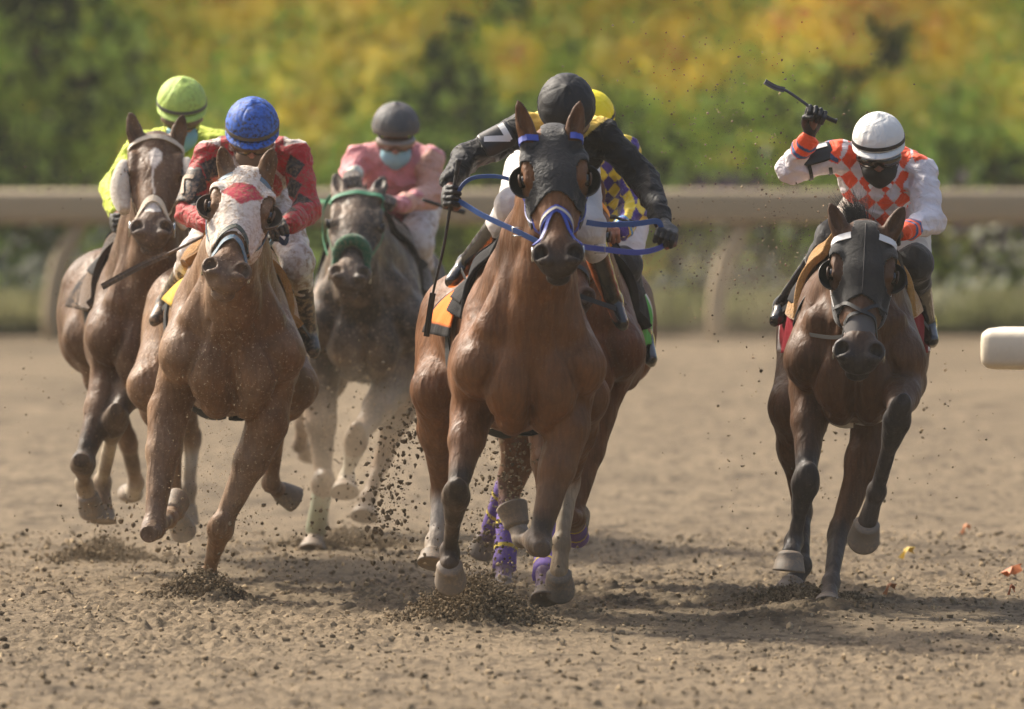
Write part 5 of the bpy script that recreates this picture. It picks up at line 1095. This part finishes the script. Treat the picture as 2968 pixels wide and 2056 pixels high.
# hidden horse: yellow cap, purple diamonds
D6 = 42.5
X6 = jockey(dict(label="jockey in bright yellow cap and purple and yellow diamond silks behind the lead jockey", D=D6, head=(1702, 338, 0), hw=.120, pitch=30, yaw=-20,
  SL=(1640, 440, .1), SR=(1805, 430, .1), EL=(1600, 560, .1), ER=(1852, 600, .0), WL=(1690, 690, -.2), WR=(1800, 672, -.25), GL=(1700, 700, -.3), GR=(1768, 685, -.3), gL=(1, 0, 0), gR=(1, 0, .1),
  KL=(1640, 760, .05), KR=(1808, 770, .0), AL=(1600, 900, .4), AR=(1868, 985, .38), TL=(1590, 950, .3), TR=(1885, 1040, .28), pel=(1760, 585, .55),
  jersey=jer_purple, jmat=silk("purple"), bmat=BREECH, breech_low=lin(30, 30, 32), boot=GLOSS, hmat=cap("yellow", lin(246, 226, 32)), band=BLKM, skin=lin(150, 104, 80), glove=lin(150, 100, 74)))
br = headstrap(H6, "bridle", .40, .45, BLKM, H6.root, .022, 100, .007); brow(H6, M("orange_brow", lin(232, 150, 40), .6), br)
YO = M("strap_orange", lin(226, 150, 44), .6, wr=.4); rein(H6, "rein", [(1715, 610, -.4), (1735, 660, -.35), (1750, 700, -.33), (1765, 720, -.32)], D6, YO, .04)
whip("w", [(1742, 632, -.3), (1775, 629, -.3), (1800, 636, -.28), (1840, 650, -.25)], D6, BLKM, "short visible piece of whip in the yellow capped jockey's hand", .5, .8, .008)
drp = drape(H6, "saddle_cloth", .46, 1.04, 95, .014, .05, lambda u_, a_: lin(92, 172, 74) if u_ < .85 else lin(210, 205, 196), CLOTH); tag(drp, "bright green saddle cloth on the hidden bay horse", "saddle cloth", "saddle cloths")
saddle(H6, X6, "racing saddle with large black pad on the hidden bay horse", lambda u_, a_: lin(36, 34, 34), CLOTH, .30, .62, 80, .016, .03, gy=.66)
WR = surf("leg_wrap_purple", lin(104, 78, 158), .8, fs=.5, dirt=.3, dscale=40); WY = surf("leg_wrap_yellow", lin(206, 182, 70), .8)
for nm in ('FL', 'FR', 'HL', 'HR'):
    K, Fe = H6.A(H6.q[nm][1]), H6.A(H6.q[nm][2]); d = norm(Fe-K); L = np.linalg.norm(Fe-K); bkv = norm(H6.ey-d*np.dot(H6.ey, d))*.010
    V_, F_ = tube_np([Vector(K+d*t+bkv) for t in (.07, .075, L*.5, L-.03, L+.01, L+.02)], [.038, .052, .050, .054, .056, .040], 16); lw = build("leg_wrap", V_, F_, WR, H6.root)
    for t in (.11, L-.10): V_, F_ = tube_np([Vector(K+d*a_+bkv) for a_ in (t, t+.02)], [.0545, .0545], 16, False); build("wrap_band", V_, F_, WY, lw)
for H, nm in ((H4, 'FL'),):
    K, Fe = H.A(H.q[nm][1]), H.A(H.q[nm][2]); d = norm(Fe-K); L = np.linalg.norm(Fe-K)
    V_, F_ = tube_np([Vector(K+d*t) for t in (.05, .055, L*.5, L-.01)], [.034, .050, .048, .052], 16); build("leg_wrap", V_, F_, surf("wrap_mint", lin(140, 152, 128), .8, dirt=.5), H.root)
print("built")
